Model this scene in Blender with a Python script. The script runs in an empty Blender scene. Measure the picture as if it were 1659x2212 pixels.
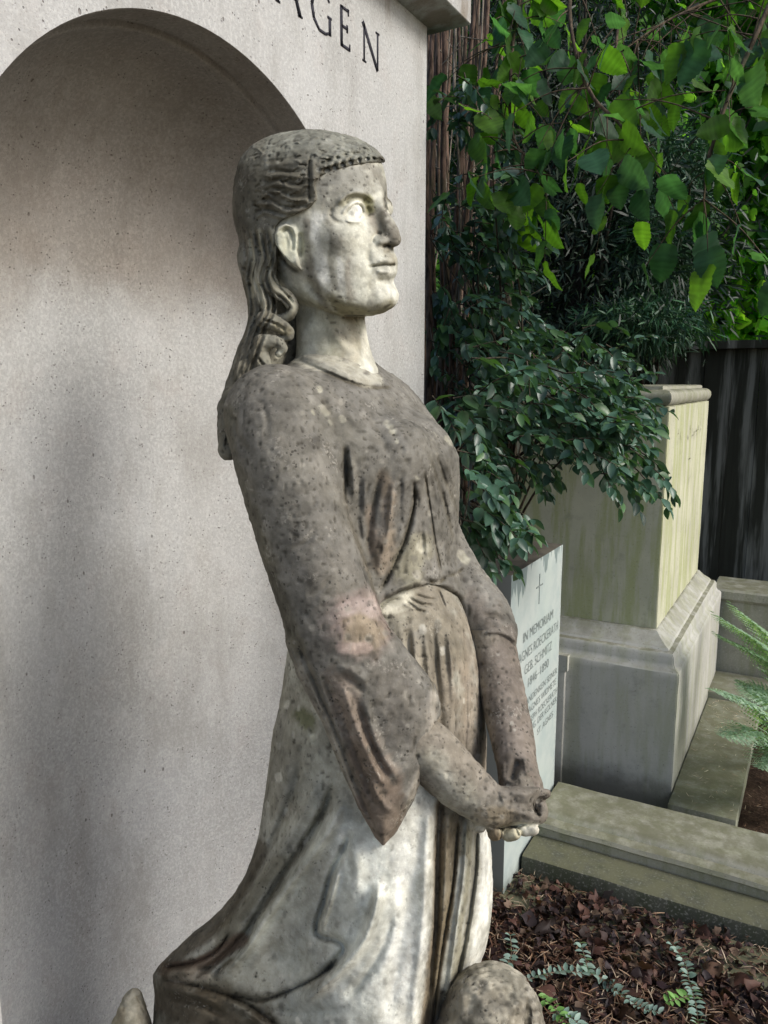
import bpy, math, random
import numpy as np
from math import sin, cos, pi, radians, atan, sqrt

random.seed(7)
RNG = np.random.default_rng(11)
SC = bpy.context.scene
COL = SC.collection

# ---------------------------------------------------------------- camera
FPX, CXP, CYP = 1695.0, 829.5, 1106.0        # photograph measured on a 1659 x 2212 sheet
PITCH = atan((CYP - 826.0) / FPX)
YAW = radians(29.2)
FW = np.array([-sin(YAW) * cos(PITCH), cos(YAW) * cos(PITCH), -sin(PITCH)])
RT = np.array([cos(YAW), sin(YAW), 0.0])
UP = np.cross(RT, FW)
CAM = np.array([0.0, 0.0, 1.5])

def at(x, y, t):
    """world point seen at sheet position x, y and forward depth t (metres)"""
    return CAM + (FW + RT * (x - CXP) / FPX + UP * (CYP - y) / FPX) * t

def on_plane(x, y, ax, v):
    d = FW + RT * (x - CXP) / FPX + UP * (CYP - y) / FPX
    return CAM + d * ((v - CAM[ax]) / d[ax])

cam = bpy.data.cameras.new('camera')
cam.sensor_fit = 'VERTICAL'
cam.sensor_height = 36.0
cam.lens = 36.0 * FPX / 2212.0
cam.clip_start = 0.05
cam.clip_end = 500
camo = bpy.data.objects.new('camera', cam)
COL.objects.link(camo)
camo.location = CAM.tolist()
camo.rotation_euler = (pi / 2 - PITCH, 0, YAW)
SC.camera = camo

# ---------------------------------------------------------------- scene helpers
def tag(o, label=None, cat=None, group=None, kind=None):
    if label: o['label'] = label
    if cat: o['category'] = cat
    if group: o['group'] = group
    if kind: o['kind'] = kind
    return o

def empty(name, loc=(0, 0, 0), label=None, cat=None, group=None):
    o = bpy.data.objects.new(name, None)
    COL.objects.link(o)
    o.location = loc
    o.empty_display_size = .1
    return tag(o, label, cat, group)

def link(name, me, mat, parent=None):
    o = bpy.data.objects.new(name, me)
    COL.objects.link(o)
    if mat:
        me.materials.append(mat)
    if parent:
        o.parent = parent
        o.location = -parent.location          # meshes are written in world metres
    return o

def np_mesh(name, V, faces, cols=None, smooth=True):
    """faces: list of (n, k) int arrays"""
    me = bpy.data.meshes.new(name)
    V = np.asarray(V, dtype=np.float32)
    faces = [np.asarray(f, dtype=np.int32) for f in faces if len(f)]
    nl = sum(f.size for f in faces)
    nf = sum(len(f) for f in faces)
    me.vertices.add(len(V))
    me.vertices.foreach_set('co', V.ravel())
    me.loops.add(nl)
    me.loops.foreach_set('vertex_index', np.concatenate([f.ravel() for f in faces]))
    me.polygons.add(nf)
    starts = np.concatenate([np.full(len(f), f.shape[1], dtype=np.int32) for f in faces])
    st = np.concatenate([[0], np.cumsum(starts)[:-1]]).astype(np.int32)
    me.polygons.foreach_set('loop_start', st)
    me.polygons.foreach_set('loop_total', starts)
    if smooth:
        me.polygons.foreach_set('use_smooth', np.ones(nf, dtype=bool))
    me.update(calc_edges=True)
    me.validate()
    if cols is not None:
        a = me.color_attributes.new('Col', 'FLOAT_COLOR', 'POINT')
        c = np.ones((len(V), 4), dtype=np.float32)
        c[:, :3] = cols
        a.data.foreach_set('color', c.ravel())
    return me

# ---------------------------------------------------------------- node helpers
class NT:
    def __init__(s, name):
        s.m = bpy.data.materials.new(name)
        s.m.use_nodes = True
        s.t = s.m.node_tree
        s.b = s.t.nodes['Principled BSDF']
        s.out = s.t.nodes['Material Output']
        s.co = s.n('ShaderNodeTexCoord').outputs['Object']
    def n(s, typ, **kw):
        nd = s.t.nodes.new(typ)
        for k, v in kw.items():
            if k in nd.inputs: s.set(nd, k, v)
            else: setattr(nd, k, v)
        return nd
    def set(s, nd, k, v):
        if isinstance(v, bpy.types.NodeSocket): s.t.links.new(v, nd.inputs[k])
        else: nd.inputs[k].default_value = v
    def noise(s, scale, detail=4, rough=.55, co=None, dist=0):
        nd = s.n('ShaderNodeTexNoise')
        s.set(nd, 'Scale', scale); s.set(nd, 'Detail', detail); s.set(nd, 'Roughness', rough); s.set(nd, 'Distortion', dist)
        s.set(nd, 'Vector', co or s.co)
        return nd.outputs['Fac']
    def vor(s, scale, feature='F1', co=None, rnd=1):
        nd = s.n('ShaderNodeTexVoronoi'); nd.feature = feature
        s.set(nd, 'Scale', scale); s.set(nd, 'Vector', co or s.co); s.set(nd, 'Randomness', rnd)
        return nd.outputs['Distance']
    def map(s, sc=(1, 1, 1), loc=(0, 0, 0), rot=(0, 0, 0)):
        nd = s.n('ShaderNodeMapping')
        s.set(nd, 'Vector', s.co); s.set(nd, 'Scale', sc); s.set(nd, 'Location', loc); s.set(nd, 'Rotation', rot)
        return nd.outputs[0]
    def ramp(s, fac, lo, hi, a=0.0, b=1.0):
        nd = s.n('ShaderNodeMapRange')
        nd.interpolation_type = 'SMOOTHSTEP'
        s.set(nd, 'Value', fac); s.set(nd, 'From Min', lo); s.set(nd, 'From Max', hi); s.set(nd, 'To Min', a); s.set(nd, 'To Max', b)
        return nd.outputs[0]
    def math(s, op, a, b=0.0, c=0.0):
        nd = s.n('ShaderNodeMath'); nd.operation = op
        for i, v in enumerate((a, b, c)):
            if isinstance(v, bpy.types.NodeSocket): s.t.links.new(v, nd.inputs[i])
            else: nd.inputs[i].default_value = v
        return nd.outputs[0]
    def mix(s, fac, a, b, mode='MIX'):
        nd = s.n('ShaderNodeMix'); nd.data_type = 'RGBA'; nd.blend_type = mode
        for k, v in ((0, fac), (6, a), (7, b)):
            if isinstance(v, bpy.types.NodeSocket): s.t.links.new(v, nd.inputs[k])
            else: nd.inputs[k].default_value = v if k == 0 else (*v, 1)
        return nd.outputs[2]
    def attr(s, name='Col'):
        nd = s.n('ShaderNodeAttribute'); nd.attribute_name = name
        return nd.outputs['Color']
    def sep(s, v):
        nd = s.n('ShaderNodeSeparateXYZ'); s.set(nd, 0, v); return nd.outputs
    def bump(s, h, strength=.3, dist=.005, nrm=None):
        nd = s.n('ShaderNodeBump')
        s.set(nd, 'Height', h); s.set(nd, 'Strength', strength); s.set(nd, 'Distance', dist)
        if nrm: s.set(nd, 'Normal', nrm)
        return nd.outputs[0]
    def done(s, color, rough=.85, nrm=None, spec=.3):
        s.set(s.b, 'Base Color', color if isinstance(color, bpy.types.NodeSocket) else (*color, 1))
        s.set(s.b, 'Roughness', rough)
        s.set(s.b, 'Specular IOR Level', spec)
        if nrm: s.set(s.b, 'Normal', nrm)
        return s.m

# ================================================================ STATUE: carved from distance fields
# statue space: x, y on the 1659 x 2212 sheet, d = depth behind the figure's axis; one unit = 0.785 mm at the axis
T0, KD = 1.33, 1.33 / FPX

def s2w(P):
    t = T0 + P[:, 2] * KD
    D = FW[None] + np.outer((P[:, 0] - CXP) / FPX, RT) + np.outer((CYP - P[:, 1]) / FPX, UP)
    return CAM[None] + D * t[:, None]

def smin(a, b, k):
    h = np.clip(.5 + .5 * (b - a) / k, 0, 1)
    return b + (a - b) * h - k * h * (1 - h)
def smax(a, b, k): return -smin(-a, -b, k)

def cone(G, A, B, ra, rb):
    A = np.array(A, float); B = np.array(B, float); d = B - A
    q = [G[i] - A[i] for i in range(3)]
    t = np.clip((q[0] * d[0] + q[1] * d[1] + q[2] * d[2]) / (d @ d), 0, 1)
    return np.sqrt((q[0] - t * d[0]) ** 2 + (q[1] - t * d[1]) ** 2 + (q[2] - t * d[2]) ** 2) - (ra + (rb - ra) * t)

def chain(G, pts, k=8):
    """pts: (x, y, d, r)"""
    f = None
    pts = smooth_line(pts, 4)
    for a, b in zip(pts[:-1], pts[1:]):
        c = cone(G, a[:3], b[:3], a[3], b[3])
        f = c if f is None else np.minimum(f, c)
    return f

def ball(G, c, r):
    r = np.array(r, float) if np.ndim(r) else np.full(3, float(r))
    q = [(G[i] - c[i]) / r[i] for i in range(3)]
    l = np.sqrt(q[0] ** 2 + q[1] ** 2 + q[2] ** 2)
    return (l - 1) * r.min()

def poly2d(X, Y, pts):
    """signed distance to a closed outline, negative inside"""
    pts = np.array(pts, float); n = len(pts)
    d = np.full(np.broadcast(X, Y).shape, 1e9); s = np.ones_like(d)
    j = n - 1
    for i in range(n):
        e = pts[j] - pts[i]; wx = X - pts[i, 0]; wy = Y - pts[i, 1]
        t = np.clip((wx * e[0] + wy * e[1]) / (e @ e), 0, 1)
        d = np.minimum(d, (wx - e[0] * t) ** 2 + (wy - e[1] * t) ** 2)
        c1 = Y >= pts[i, 1]; c2 = Y < pts[j, 1]; c3 = e[0] * wy > e[1] * wx
        fl = (c1 & c2 & c3) | (~c1 & ~c2 & ~c3)
        s = np.where(fl, -s, s); j = i
    return s * np.sqrt(d)

def slab(s, h, T, r):
    """rounded extrusion: s outline distance, h depth offset, T half thickness, r rounding"""
    a = s + r; b = np.abs(h) - (T - r)
    return np.minimum(np.maximum(a, b), 0) + np.sqrt(np.maximum(a, 0) ** 2 + np.maximum(b, 0) ** 2) - r

def grid(lo, hi, h):
    ax = [np.arange(lo[i], hi[i] + h, h, dtype=np.float32) for i in range(3)]
    return [ax[0][:, None, None], ax[1][None, :, None], ax[2][None, None, :]], ax

def nets(F, ax, h):
    """surface nets on a sampled field"""
    F = F.astype(np.float32)
    ins = F < 0
    nx, ny, nz = F.shape
    c = np.zeros((nx - 1, ny - 1, nz - 1), dtype=np.int8)
    for i in (0, 1):
        for j in (0, 1):
            for k in (0, 1):
                c += ins[i:nx - 1 + i, j:ny - 1 + j, k:nz - 1 + k]
    act = (c > 0) & (c < 8)
    I, J, K = np.nonzero(act)
    idx = np.full(act.shape, -1, dtype=np.int32)
    idx[I, J, K] = np.arange(len(I))
    P = np.zeros((len(I), 3)); W = np.zeros(len(I))
    cor = [(i, j, k) for i in (0, 1) for j in (0, 1) for k in (0, 1)]
    for a in cor:
        for b in cor:
            if sum(b) - sum(a) == 1 and all(b[m] >= a[m] for m in range(3)):
                fa = F[I + a[0], J + a[1], K + a[2]]; fb = F[I + b[0], J + b[1], K + b[2]]
                m = (fa < 0) != (fb < 0)
                t = np.where(m, fa / np.where(m, fa - fb, 1), 0)
                for q in range(3):
                    P[:, q] += m * (a[q] + t * (b[q] - a[q]))
                W += m
    P /= W[:, None]
    V = np.stack([ax[0][I] + P[:, 0] * h, ax[1][J] + P[:, 1] * h, ax[2][K] + P[:, 2] * h], 1)
    quads = []
    for q in range(3):
        sl0 = [slice(1, n - 1) for n in F.shape]; sl1 = list(sl0)
        sl0[q] = slice(0, F.shape[q] - 1); sl1[q] = slice(1, F.shape[q])
        A = ins[tuple(sl0)]; B = ins[tuple(sl1)]
        e = np.nonzero(A != B)
        p = [e[m] + (0 if m == q else 1) for m in range(3)]
        u, v = [m for m in range(3) if m != q]
        def cell(du, dv):
            c = [p[0].copy(), p[1].copy(), p[2].copy()]
            c[u] -= du; c[v] -= dv
            return idx[c[0], c[1], c[2]]
        Q = np.stack([cell(1, 1), cell(0, 1), cell(0, 0), cell(1, 0)], 1)
        fl = A[e]
        if q == 1: fl = ~fl
        Q[~fl] = Q[~fl][:, ::-1]
        quads.append(Q)
    Q = np.concatenate(quads)
    Q = Q[(Q >= 0).all(1)]
    return V, Q

def vnormals(V, Q):
    n = np.cross(V[Q[:, 2]] - V[Q[:, 0]], V[Q[:, 3]] - V[Q[:, 1]])
    N = np.zeros_like(V)
    for k in range(4):
        for c in range(3):
            N[:, c] += np.bincount(Q[:, k], n[:, c], minlength=len(V))
    return N / (np.linalg.norm(N, axis=1, keepdims=True) + 1e-9)

def smooth_line(pts, n=8):
    p = np.array(pts, float)
    if len(p) < 3: return p
    out = []
    q = np.vstack([2 * p[0] - p[1], p, 2 * p[-1] - p[-2]])
    for i in range(1, len(q) - 2):
        for t in np.linspace(0, 1, n, endpoint=False):
            a, b, c, d = q[i - 1], q[i], q[i + 1], q[i + 2]
            out.append(.5 * (2 * b + (c - a) * t + (2 * a - 5 * b + 4 * c - d) * t * t + (3 * b - a - 3 * c + d) * t ** 3))
    out.append(p[-1])
    return np.array(out)

def line_dist(x, y, pts):
    """distance, signed side and 0..1 position along a drawn line"""
    L = smooth_line(pts)
    seg = np.linalg.norm(np.diff(L, axis=0), axis=1); cum = np.concatenate([[0], np.cumsum(seg)])
    best = np.full(len(x), 1e18); sg = np.zeros(len(x)); tt = np.zeros(len(x))
    for i in range(len(L) - 1):
        e = L[i + 1] - L[i]; wx = x - L[i, 0]; wy = y - L[i, 1]; l2 = e @ e + 1e-9
        t = np.clip((wx * e[0] + wy * e[1]) / l2, 0, 1)
        dx = wx - e[0] * t; dy = wy - e[1] * t
        d = dx * dx + dy * dy
        m = d < best
        best = np.where(m, d, best)
        sg = np.where(m, np.sign(e[0] * wy - e[1] * wx), sg)      # + on the right hand of the stroke (sheet y points down)
        tt = np.where(m, (cum[i] + t * seg[i]) / cum[-1], tt)
    return np.sqrt(best), sg, tt

class Sculpt:
    """a carved surface with chisel strokes and weathering colour"""
    def __init__(s, F, ax, h, base):
        s.V, s.Q = nets(F, ax, h)
        s.N = vnormals(s.V, s.Q)
        s.N0 = s.N
        s.C = np.tile(np.array(base, float), (len(s.V), 1))
        s.face = np.clip((-s.N[:, 2]) / .35, 0, 1)
        s.V0 = s.V.copy()
    def sel(s, pts, m, cond=None):
        p = np.array(pts)[:, :2]
        k = (s.V0[:, 0] > p[:, 0].min() - m) & (s.V0[:, 0] < p[:, 0].max() + m) & (s.V0[:, 1] > p[:, 1].min() - m) & (s.V0[:, 1] < p[:, 1].max() + m) & (s.face > 0)
        if cond is not None: k &= cond
        return np.nonzero(k)[0]
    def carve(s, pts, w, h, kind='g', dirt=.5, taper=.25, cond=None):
        """h > 0 raises, h < 0 cuts; kind g = round, v = sharp, e = step raised on the right hand side"""
        k = s.sel(pts, w * 4, cond)
        if not len(k): return
        d, sg, t = line_dist(s.V0[k, 0], s.V0[k, 1], pts)
        tp = np.clip(np.minimum(t, 1 - t) / max(taper, 1e-3), 0, 1) if taper else np.ones_like(t)
        tp = tp * tp * (3 - 2 * tp)
        if kind == 'g': pr = np.exp(-(d / w) ** 2 * 2)
        elif kind == 'v': pr = np.exp(-(d / w) * 2.2)
        else:
            x = d * sg
            pr = 1 / (1 + np.exp(-x / (w * .12))) * np.exp(-(np.maximum(x, 0) / (w * 1.6)) ** 2) * np.where(x < 0, np.exp(-(x / w) ** 2 * 4), 1)
        a = pr * tp * s.face[k]
        s.V[k, 2] -= a * h
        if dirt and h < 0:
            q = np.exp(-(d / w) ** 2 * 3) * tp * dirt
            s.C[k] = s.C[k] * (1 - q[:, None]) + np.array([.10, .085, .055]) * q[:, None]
    def push(s, c, r, h, p=2):
        """round dab"""
        k = s.sel([c], max(r) * 1.6)
        if not len(k): return
        q = ((s.V0[k, 0] - c[0]) / r[0]) ** 2 + ((s.V0[k, 1] - c[1]) / r[1]) ** 2
        s.V[k, 2] -= np.exp(-q ** (p / 2) * 1.5) * h * s.face[k]
    def paint(s, pts, w, col, op=1.0, rough=.5, soft=1.0, cond=None):
        """colour along a line (or a point)"""
        p = pts if len(pts) > 1 else [pts[0], (pts[0][0] + .5, pts[0][1] + .5)]
        k = np.nonzero((np.abs(s.V0[:, 1] - np.mean([q[1] for q in p])) < 1e5) if cond is None else cond)[0]
        P = np.array(p)[:, :2]; m = w * 2.5
        kk = (s.V0[k, 0] > P[:, 0].min() - m) & (s.V0[k, 0] < P[:, 0].max() + m) & (s.V0[k, 1] > P[:, 1].min() - m) & (s.V0[k, 1] < P[:, 1].max() + m)
        k = k[kk]
        if not len(k): return
        d, _, t = line_dist(s.V0[k, 0], s.V0[k, 1], p)
        d = d + rough * w * wob(s.V0[k])
        a = np.clip((1 - d / w) / soft + .5, 0, 1); a = a * a * (3 - 2 * a) * op
        s.C[k] = s.C[k] * (1 - a[:, None]) + np.array(col) * a[:, None]
    def mesh(s, name, rough=1.0):
        N = vnormals(s.V, s.Q)
        n1 = vnoise(s.V, 26) * 1.6 + vnoise(s.V, 11) * 1.5 + vnoise(s.V, 6) * 1.0
        pit = np.clip(vnoise(s.V + 500, 9) - .38, 0, 1) * 7
        s.V = s.V + N * ((n1 - pit) * rough)[:, None]
        dk = np.clip(pit * .22, 0, .7)[:, None] * (s.C[:, :1] < .4)
        s.C = s.C * (1 - dk) + np.array([.05, .045, .035]) * dk
        m = 1 + .30 * vnoise(s.V, 48) + .22 * vnoise(s.V + 90, 17)
        s.C = s.C * m[:, None] * np.array([.985, .985, .945])
        return np_mesh(name, s2w(s.V), [s.Q], cols=s.C)

def vnoise(V, scale):
    """value noise in -1..1"""
    p = V / scale; i = np.floor(p).astype(np.int64); f = p - i; f = f * f * (3 - 2 * f)
    def h(a, b, c):
        n = (a * 374761393 + b * 668265263 + c * 2147483647 * 31) & 0xffffffff
        n = ((n ^ (n >> 13)) * 1274126177) & 0xffffffff
        return ((n ^ (n >> 16)) & 0xffff) / 32767.5 - 1
    o = 0
    for dx in (0, 1):
        for dy in (0, 1):
            for dz in (0, 1):
                w = (f[:, 0] if dx else 1 - f[:, 0]) * (f[:, 1] if dy else 1 - f[:, 1]) * (f[:, 2] if dz else 1 - f[:, 2])
                o = o + w * h(i[:, 0] + dx, i[:, 1] + dy, i[:, 2] + dz)
    return o

_wk = RNG.normal(size=(14, 3)); _wp = RNG.uniform(0, 6.28, 14)
def wob(V):
    """cheap band-limited noise in statue units"""
    o = np.zeros(len(V))
    for i in range(14):
        f = .018 * (1.32 ** i)
        k = _wk[i] / np.linalg.norm(_wk[i]) * f
        o += np.sin(V @ k + _wp[i]) / (1.16 ** i)
    return o / 3.2

FX, SX = np.array([.87, -.49]), np.array([-.49, -.87])     # forward and near-side directions of the figure in (x, d)

def loft(G, rows, fx=FX, sx=SX, X0=0.0, D0=0.0, p=2.0):
    """stacked oval sections; rows: y, centre x, centre d, front a, back a, half width"""
    R = smooth_line(rows, 5)
    y = np.clip(G[1], R[0, 0], R[-1, 0])
    it = [np.interp(y.ravel(), R[:, 0], smooth_col(R, c)).reshape(y.shape) for c in range(1, 6)]
    qx = G[0] - it[0]; qd = G[2] - it[1]
    a = qx * fx[0] + qd * fx[1]; b = qx * sx[0] + qd * sx[1]
    A = np.where(a > 0, it[2], it[3]); B = it[4]
    l = ((np.abs(a) / A) ** p + (np.abs(b) / B) ** p) ** (1 / p)
    f = (l - 1) * np.minimum(A, B)
    e = np.maximum(np.maximum(R[0, 0] - G[1], G[1] - R[-1, 0]), 0)
    return np.where(e > 0, np.sqrt(np.maximum(f, 0) ** 2 + e ** 2), f)

def smooth_col(R, c): return R[:, c]

MARBLE, GREY, BROWN, DARK, PALE = (.56, .555, .49), (.19, .182, .165), (.27, .225, .18), (.11, .10, .08), (.66, .66, .63)
# ---- head and neck -------------------------------------------------------
def xa(a, b): return 668 + .87 * a - .49 * b
def da(a, b): return -.49 * a - .87 * b

def head_skull(G, grow=0.0):
    rows = [(280.5, 14, 13, 11), (284, 42, 38, 32), (290, 72, 66, 56), (300, 100, 91, 78), (320, 134, 121, 104), (345, 157, 142, 121), (380, 168, 152, 130), (420, 172, 158, 133),
            (460, 170, 158, 131), (500, 180, 150, 128), (530, 186, 138, 124), (560, 190, 124, 116), (590, 190, 100, 108), (620, 192, 60, 99), (645, 194, 20, 88),
            (662, 190, -20, 74), (674, 178, -60, 58), (682, 150, -90, 38)]
    R = [(y, 668, 0, a + grow, b + grow, w + grow) for y, a, b, w in rows]
    R = [(y, 668 + .87 * (a - b) / 2, -.49 * (a - b) / 2, (a + b) / 2, (a + b) / 2, w) for y, _, _, a, b, w in R]
    return loft(G, R, p=2.25)

def build_head(h=2.6):
    G, ax = grid((490, 262, -215), (905, 900, 235), h)
    f = head_skull(G)
    # nose
    f = smin(f, chain(G, [(xa(166, 0), 418, da(166, 0), 15), (xa(178, 0), 455, da(178, 0), 14), (xa(200, 0), 495, da(200, 0), 17), (xa(210, 0), 517, da(210, 0), 16)]), 16)
    for b in (17, -17):
        f = smin(f, ball(G, (xa(190, b), 520, da(190, b)), (16, 13, 14)), 9)
    # muzzle, lips, chin
    f = smin(f, ball(G, (xa(168, 0), 572, da(168, 0)), (44, 42, 46)), 22)
    f = smin(f, ball(G, (xa(195, 0), 563, da(195, 0)), (17, 9, 22)), 9)
    f = smin(f, ball(G, (xa(191, 0), 587, da(191, 0)), (18, 10, 20)), 10)
    f = smin(f, ball(G, (xa(183, 0), 640, da(183, 0)), (34, 30, 36)), 18)
    # eye sockets and eyeballs
    for b in (56, -56):
        f = smax(f, -ball(G, (xa(182, b), 456, da(182, b)), (34, 25, 34)), 16)
        f = smin(f, ball(G, (xa(134 if b > 0 else 148, b * .98), 459 if b > 0 else 450, da(139 if b > 0 else 137, b * .98)), 25 if b > 0 else 26), 4)
    # cheek bones
    for b in (78, -78):
        f = smin(f, ball(G, (xa(118, b), 505, da(118, b)), (38, 34, 38)), 26)
    # neck
    f = smin(f, chain(G, [(712, 640, 0, 72), (716, 720, 0, 76), (722, 800, 0, 88), (726, 880, 0, 120)]), 14)
    # ear
    eo = poly2d(G[0][:, :, 0], G[1][:, :, 0], [(593, 510), (600, 491), (617, 483), (636, 491), (644, 513), (641, 540), (652, 584), (634, 574), (612, 552), (596, 528)])[:, :, None]
    ear = slab(eo, G[2] + 128 - (G[0] - 620) * .25, 22, 7)
    f = smin(f, ear, 4)
    s = Sculpt(f, ax, h, MARBLE)
    c = s.carve
    # ear rim and bowl
    bowl = [(612, 505), (622, 500), (630, 512), (631, 535), (634, 556), (622, 545), (612, 530), (608, 515)]
    c([(608, 506), (618, 496), (628, 504), (633, 524), (631, 545)], 7, -9, 'g', .35, .1)
    s.push((620, 528), (10, 24), -11)
    c([(596, 512), (602, 493), (617, 485), (634, 492), (641, 512)], 6, 5, 'g', 0, .1)
    c([(597, 528), (612, 552), (632, 572)], 6, 4, 'g', 0, .1)
    s.push((641, 566), (9, 14), 5)
    c([(589, 505), (592, 530), (606, 555), (628, 578), (650, 592)], 7, -8, 'g', .7, .1)
    c([(648, 500), (650, 530), (650, 560)], 8, -7, 'g', .5, .2)
    # near eye: brow arch, lids, ball, pupil
    c([(728, 446), (738, 431), (756, 419), (776, 416), (797, 424), (808, 440)], 9, 8, 'g', 0, .15)
    c([(742, 444), (756, 428), (775, 424), (792, 431), (799, 446)], 8, -6, 'g', .35, .2)
    c([(736, 466), (748, 450), (762, 440), (774, 437), (784, 444), (790, 462)], 5, 6, 'g', 0, .15)
    c([(742, 470), (754, 452), (764, 444), (773, 442), (781, 449), (786, 464)], 3, -4, 'g', .45, .15)
    c([(744, 475), (760, 479), (778, 478), (790, 469)], 4, 6, 'g', 0, .15)
    c([(750, 486), (768, 489), (786, 482)], 5, -4, 'g', .15, .2)
    c([(719, 446), (715, 466), (728, 479), (744, 478)], 6, -5, 'g', .3, .2)
    s.push((770, 457), (4.5, 5), -3.5)
    c([(790, 445), (797, 455), (793, 470)], 7, -8, 'g', .3, .2)
    # far eye corner
    c([(829, 424), (831, 440), (836, 462)], 4, -7, 'g', .8, .2)
    c([(838, 424), (846, 434), (846, 448)], 4, -4, 'g', .7, .2)
    # nose wing, nostril
    c([(806, 528), (805, 516), (814, 506), (826, 506)], 5, -7, 'g', .4, .15)
    c([(824, 534), (836, 531), (846, 533)], 5, -11, 'g', .8, .2)
    s.push((819, 523), (11, 10), 5)
    # cheek fold, lips
    c([(803, 535), (797, 552), (798, 575)], 9, -5, 'g', .1, .3)
    c([(801, 576), (816, 574), (832, 572), (845, 573), (856, 571)], 3.6, -11, 'g', .8, .12)
    s.push((800, 577), (8, 8), -6)
    c([(812, 566), (830, 561), (846, 562)], 6, 4, 'g', 0, .3)
    c([(810, 585), (828, 588), (846, 587)], 7, 5, 'g', 0, .3)
    c([(812, 604), (830, 607), (846, 606)], 9, -6, 'g', .2, .3)
    c([(836, 612), (842, 630), (842, 648)], 5, -3, 'g', .2, .3)
    # jaw
    c([(658, 590), (680, 630), (720, 664), (770, 684), (812, 688)], 17, -13, 'g', .25, .15)
    c([(672, 580), (692, 622), (728, 650), (772, 668)], 22, 6, 'g', 0, .25)
    c([(668, 520), (676, 560), (690, 600)], 16, -4, 'g', .1, .3)
    # neck muscle and throat
    c([(668, 610), (700, 680), (748, 745), (790, 788)], 20, 9, 'g', 0, .2)
    c([(700, 660), (730, 710), (770, 765)], 14, -8, 'g', .25, .3)
    c([(790, 690), (782, 730), (790, 780)], 10, -5, 'g', .2, .25)
    # weathering and painted shade: grey forehead, brown nose with its shadows, streaks
    p = s.paint
    p([(700, 400), (760, 385), (815, 380)], 42, (.27, .265, .24), .85, .9)
    p([(700, 440), (712, 480), (730, 520)], 26, (.28, .27, .235), .7, .8)
    p([(800, 360), (830, 400), (838, 430)], 16, (.24, .23, .2), .8, .6)
    p([(826, 462), (840, 492), (858, 520)], 19, (.15, .135, .11), .9, .6)
    p([(812, 505), (824, 530), (848, 533)], 12, (.15, .135, .11), .85, .6)
    p([(836, 548), (848, 562)], 10, (.3, .27, .2), .6, .6)
    p([(800, 455), (805, 490), (800, 515)], 12, (.3, .25, .2), .55, .7)
    p([(770, 452), (766, 470)], 17, (.92, .92, .86), .95, .3)
    p([(841, 446), (841, 456)], 6, (.7, .68, .58), .9, .3)
    p([(840, 428), (844, 434)], 5, (.12, .11, .07), .8, .3)  # shade of the far eye's hollow painted in
    p([(788, 487), (770, 492)], 11, (.72, .72, .64), .7, .6)
    p([(795, 432), (800, 450)], 12, (.33, .33, .17), .7, .6)
    p([(740, 440), (760, 426), (785, 424)], 8, (.26, .25, .17), .6, .5)
    p([(768, 500), (785, 560), (795, 620), (820, 650)], 36, (.70, .70, .62), .85, .9)
    p([(830, 600), (840, 640)], 22, (.78, .78, .72), .7, .6)
    p([(684, 470), (682, 520), (694, 570), (702, 602)], 17, (.78, .78, .74), .95, .5)
    p([(664, 480), (664, 540), (680, 610), (706, 680), (730, 760)], 12, (.2, .185, .15), .8, .6)
    p([(716, 500), (714, 560), (722, 620)], 11, (.22, .21, .17), .8, .6)
    p([(752, 560), (752, 610), (757, 640)], 9, (.36, .33, .28), .7, .6)
    p([(734, 560), (736, 600), (740, 630)], 8, (.72, .72, .68), .8, .5)
    p([(715, 640), (750, 668), (800, 680), (835, 662)], 16, (.23, .21, .13), .8, .7)
    p([(768, 690), (775, 740)], 12, (.33, .31, .24), .6, .8)
    p([(655, 650), (690, 740)], 40, (.48, .475, .38), .6, .7)
    p([(640, 720), (660, 760)], 20, (.62, .61, .54), .7, .7)
    p([(745, 700), (760, 770)], 14, (.42, .38, .3), .5, .8)
    p([(795, 700), (800, 790)], 12, (.68, .67, .6), .7, .6)
    for i in range(90):
        v = RNG.choice([.2, .28, .34, .75])
        p([(RNG.uniform(670, 840), RNG.uniform(370, 660))], RNG.uniform(3, 9), (v, v * .98, v * .86), .45, 1.4)
    p([(622, 530)], 42, (.5, .515, .43), .85, .3)
    p([(592, 560), (610, 600)], 16, (.25, .24, .16), .6, .6)
    return s

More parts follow.
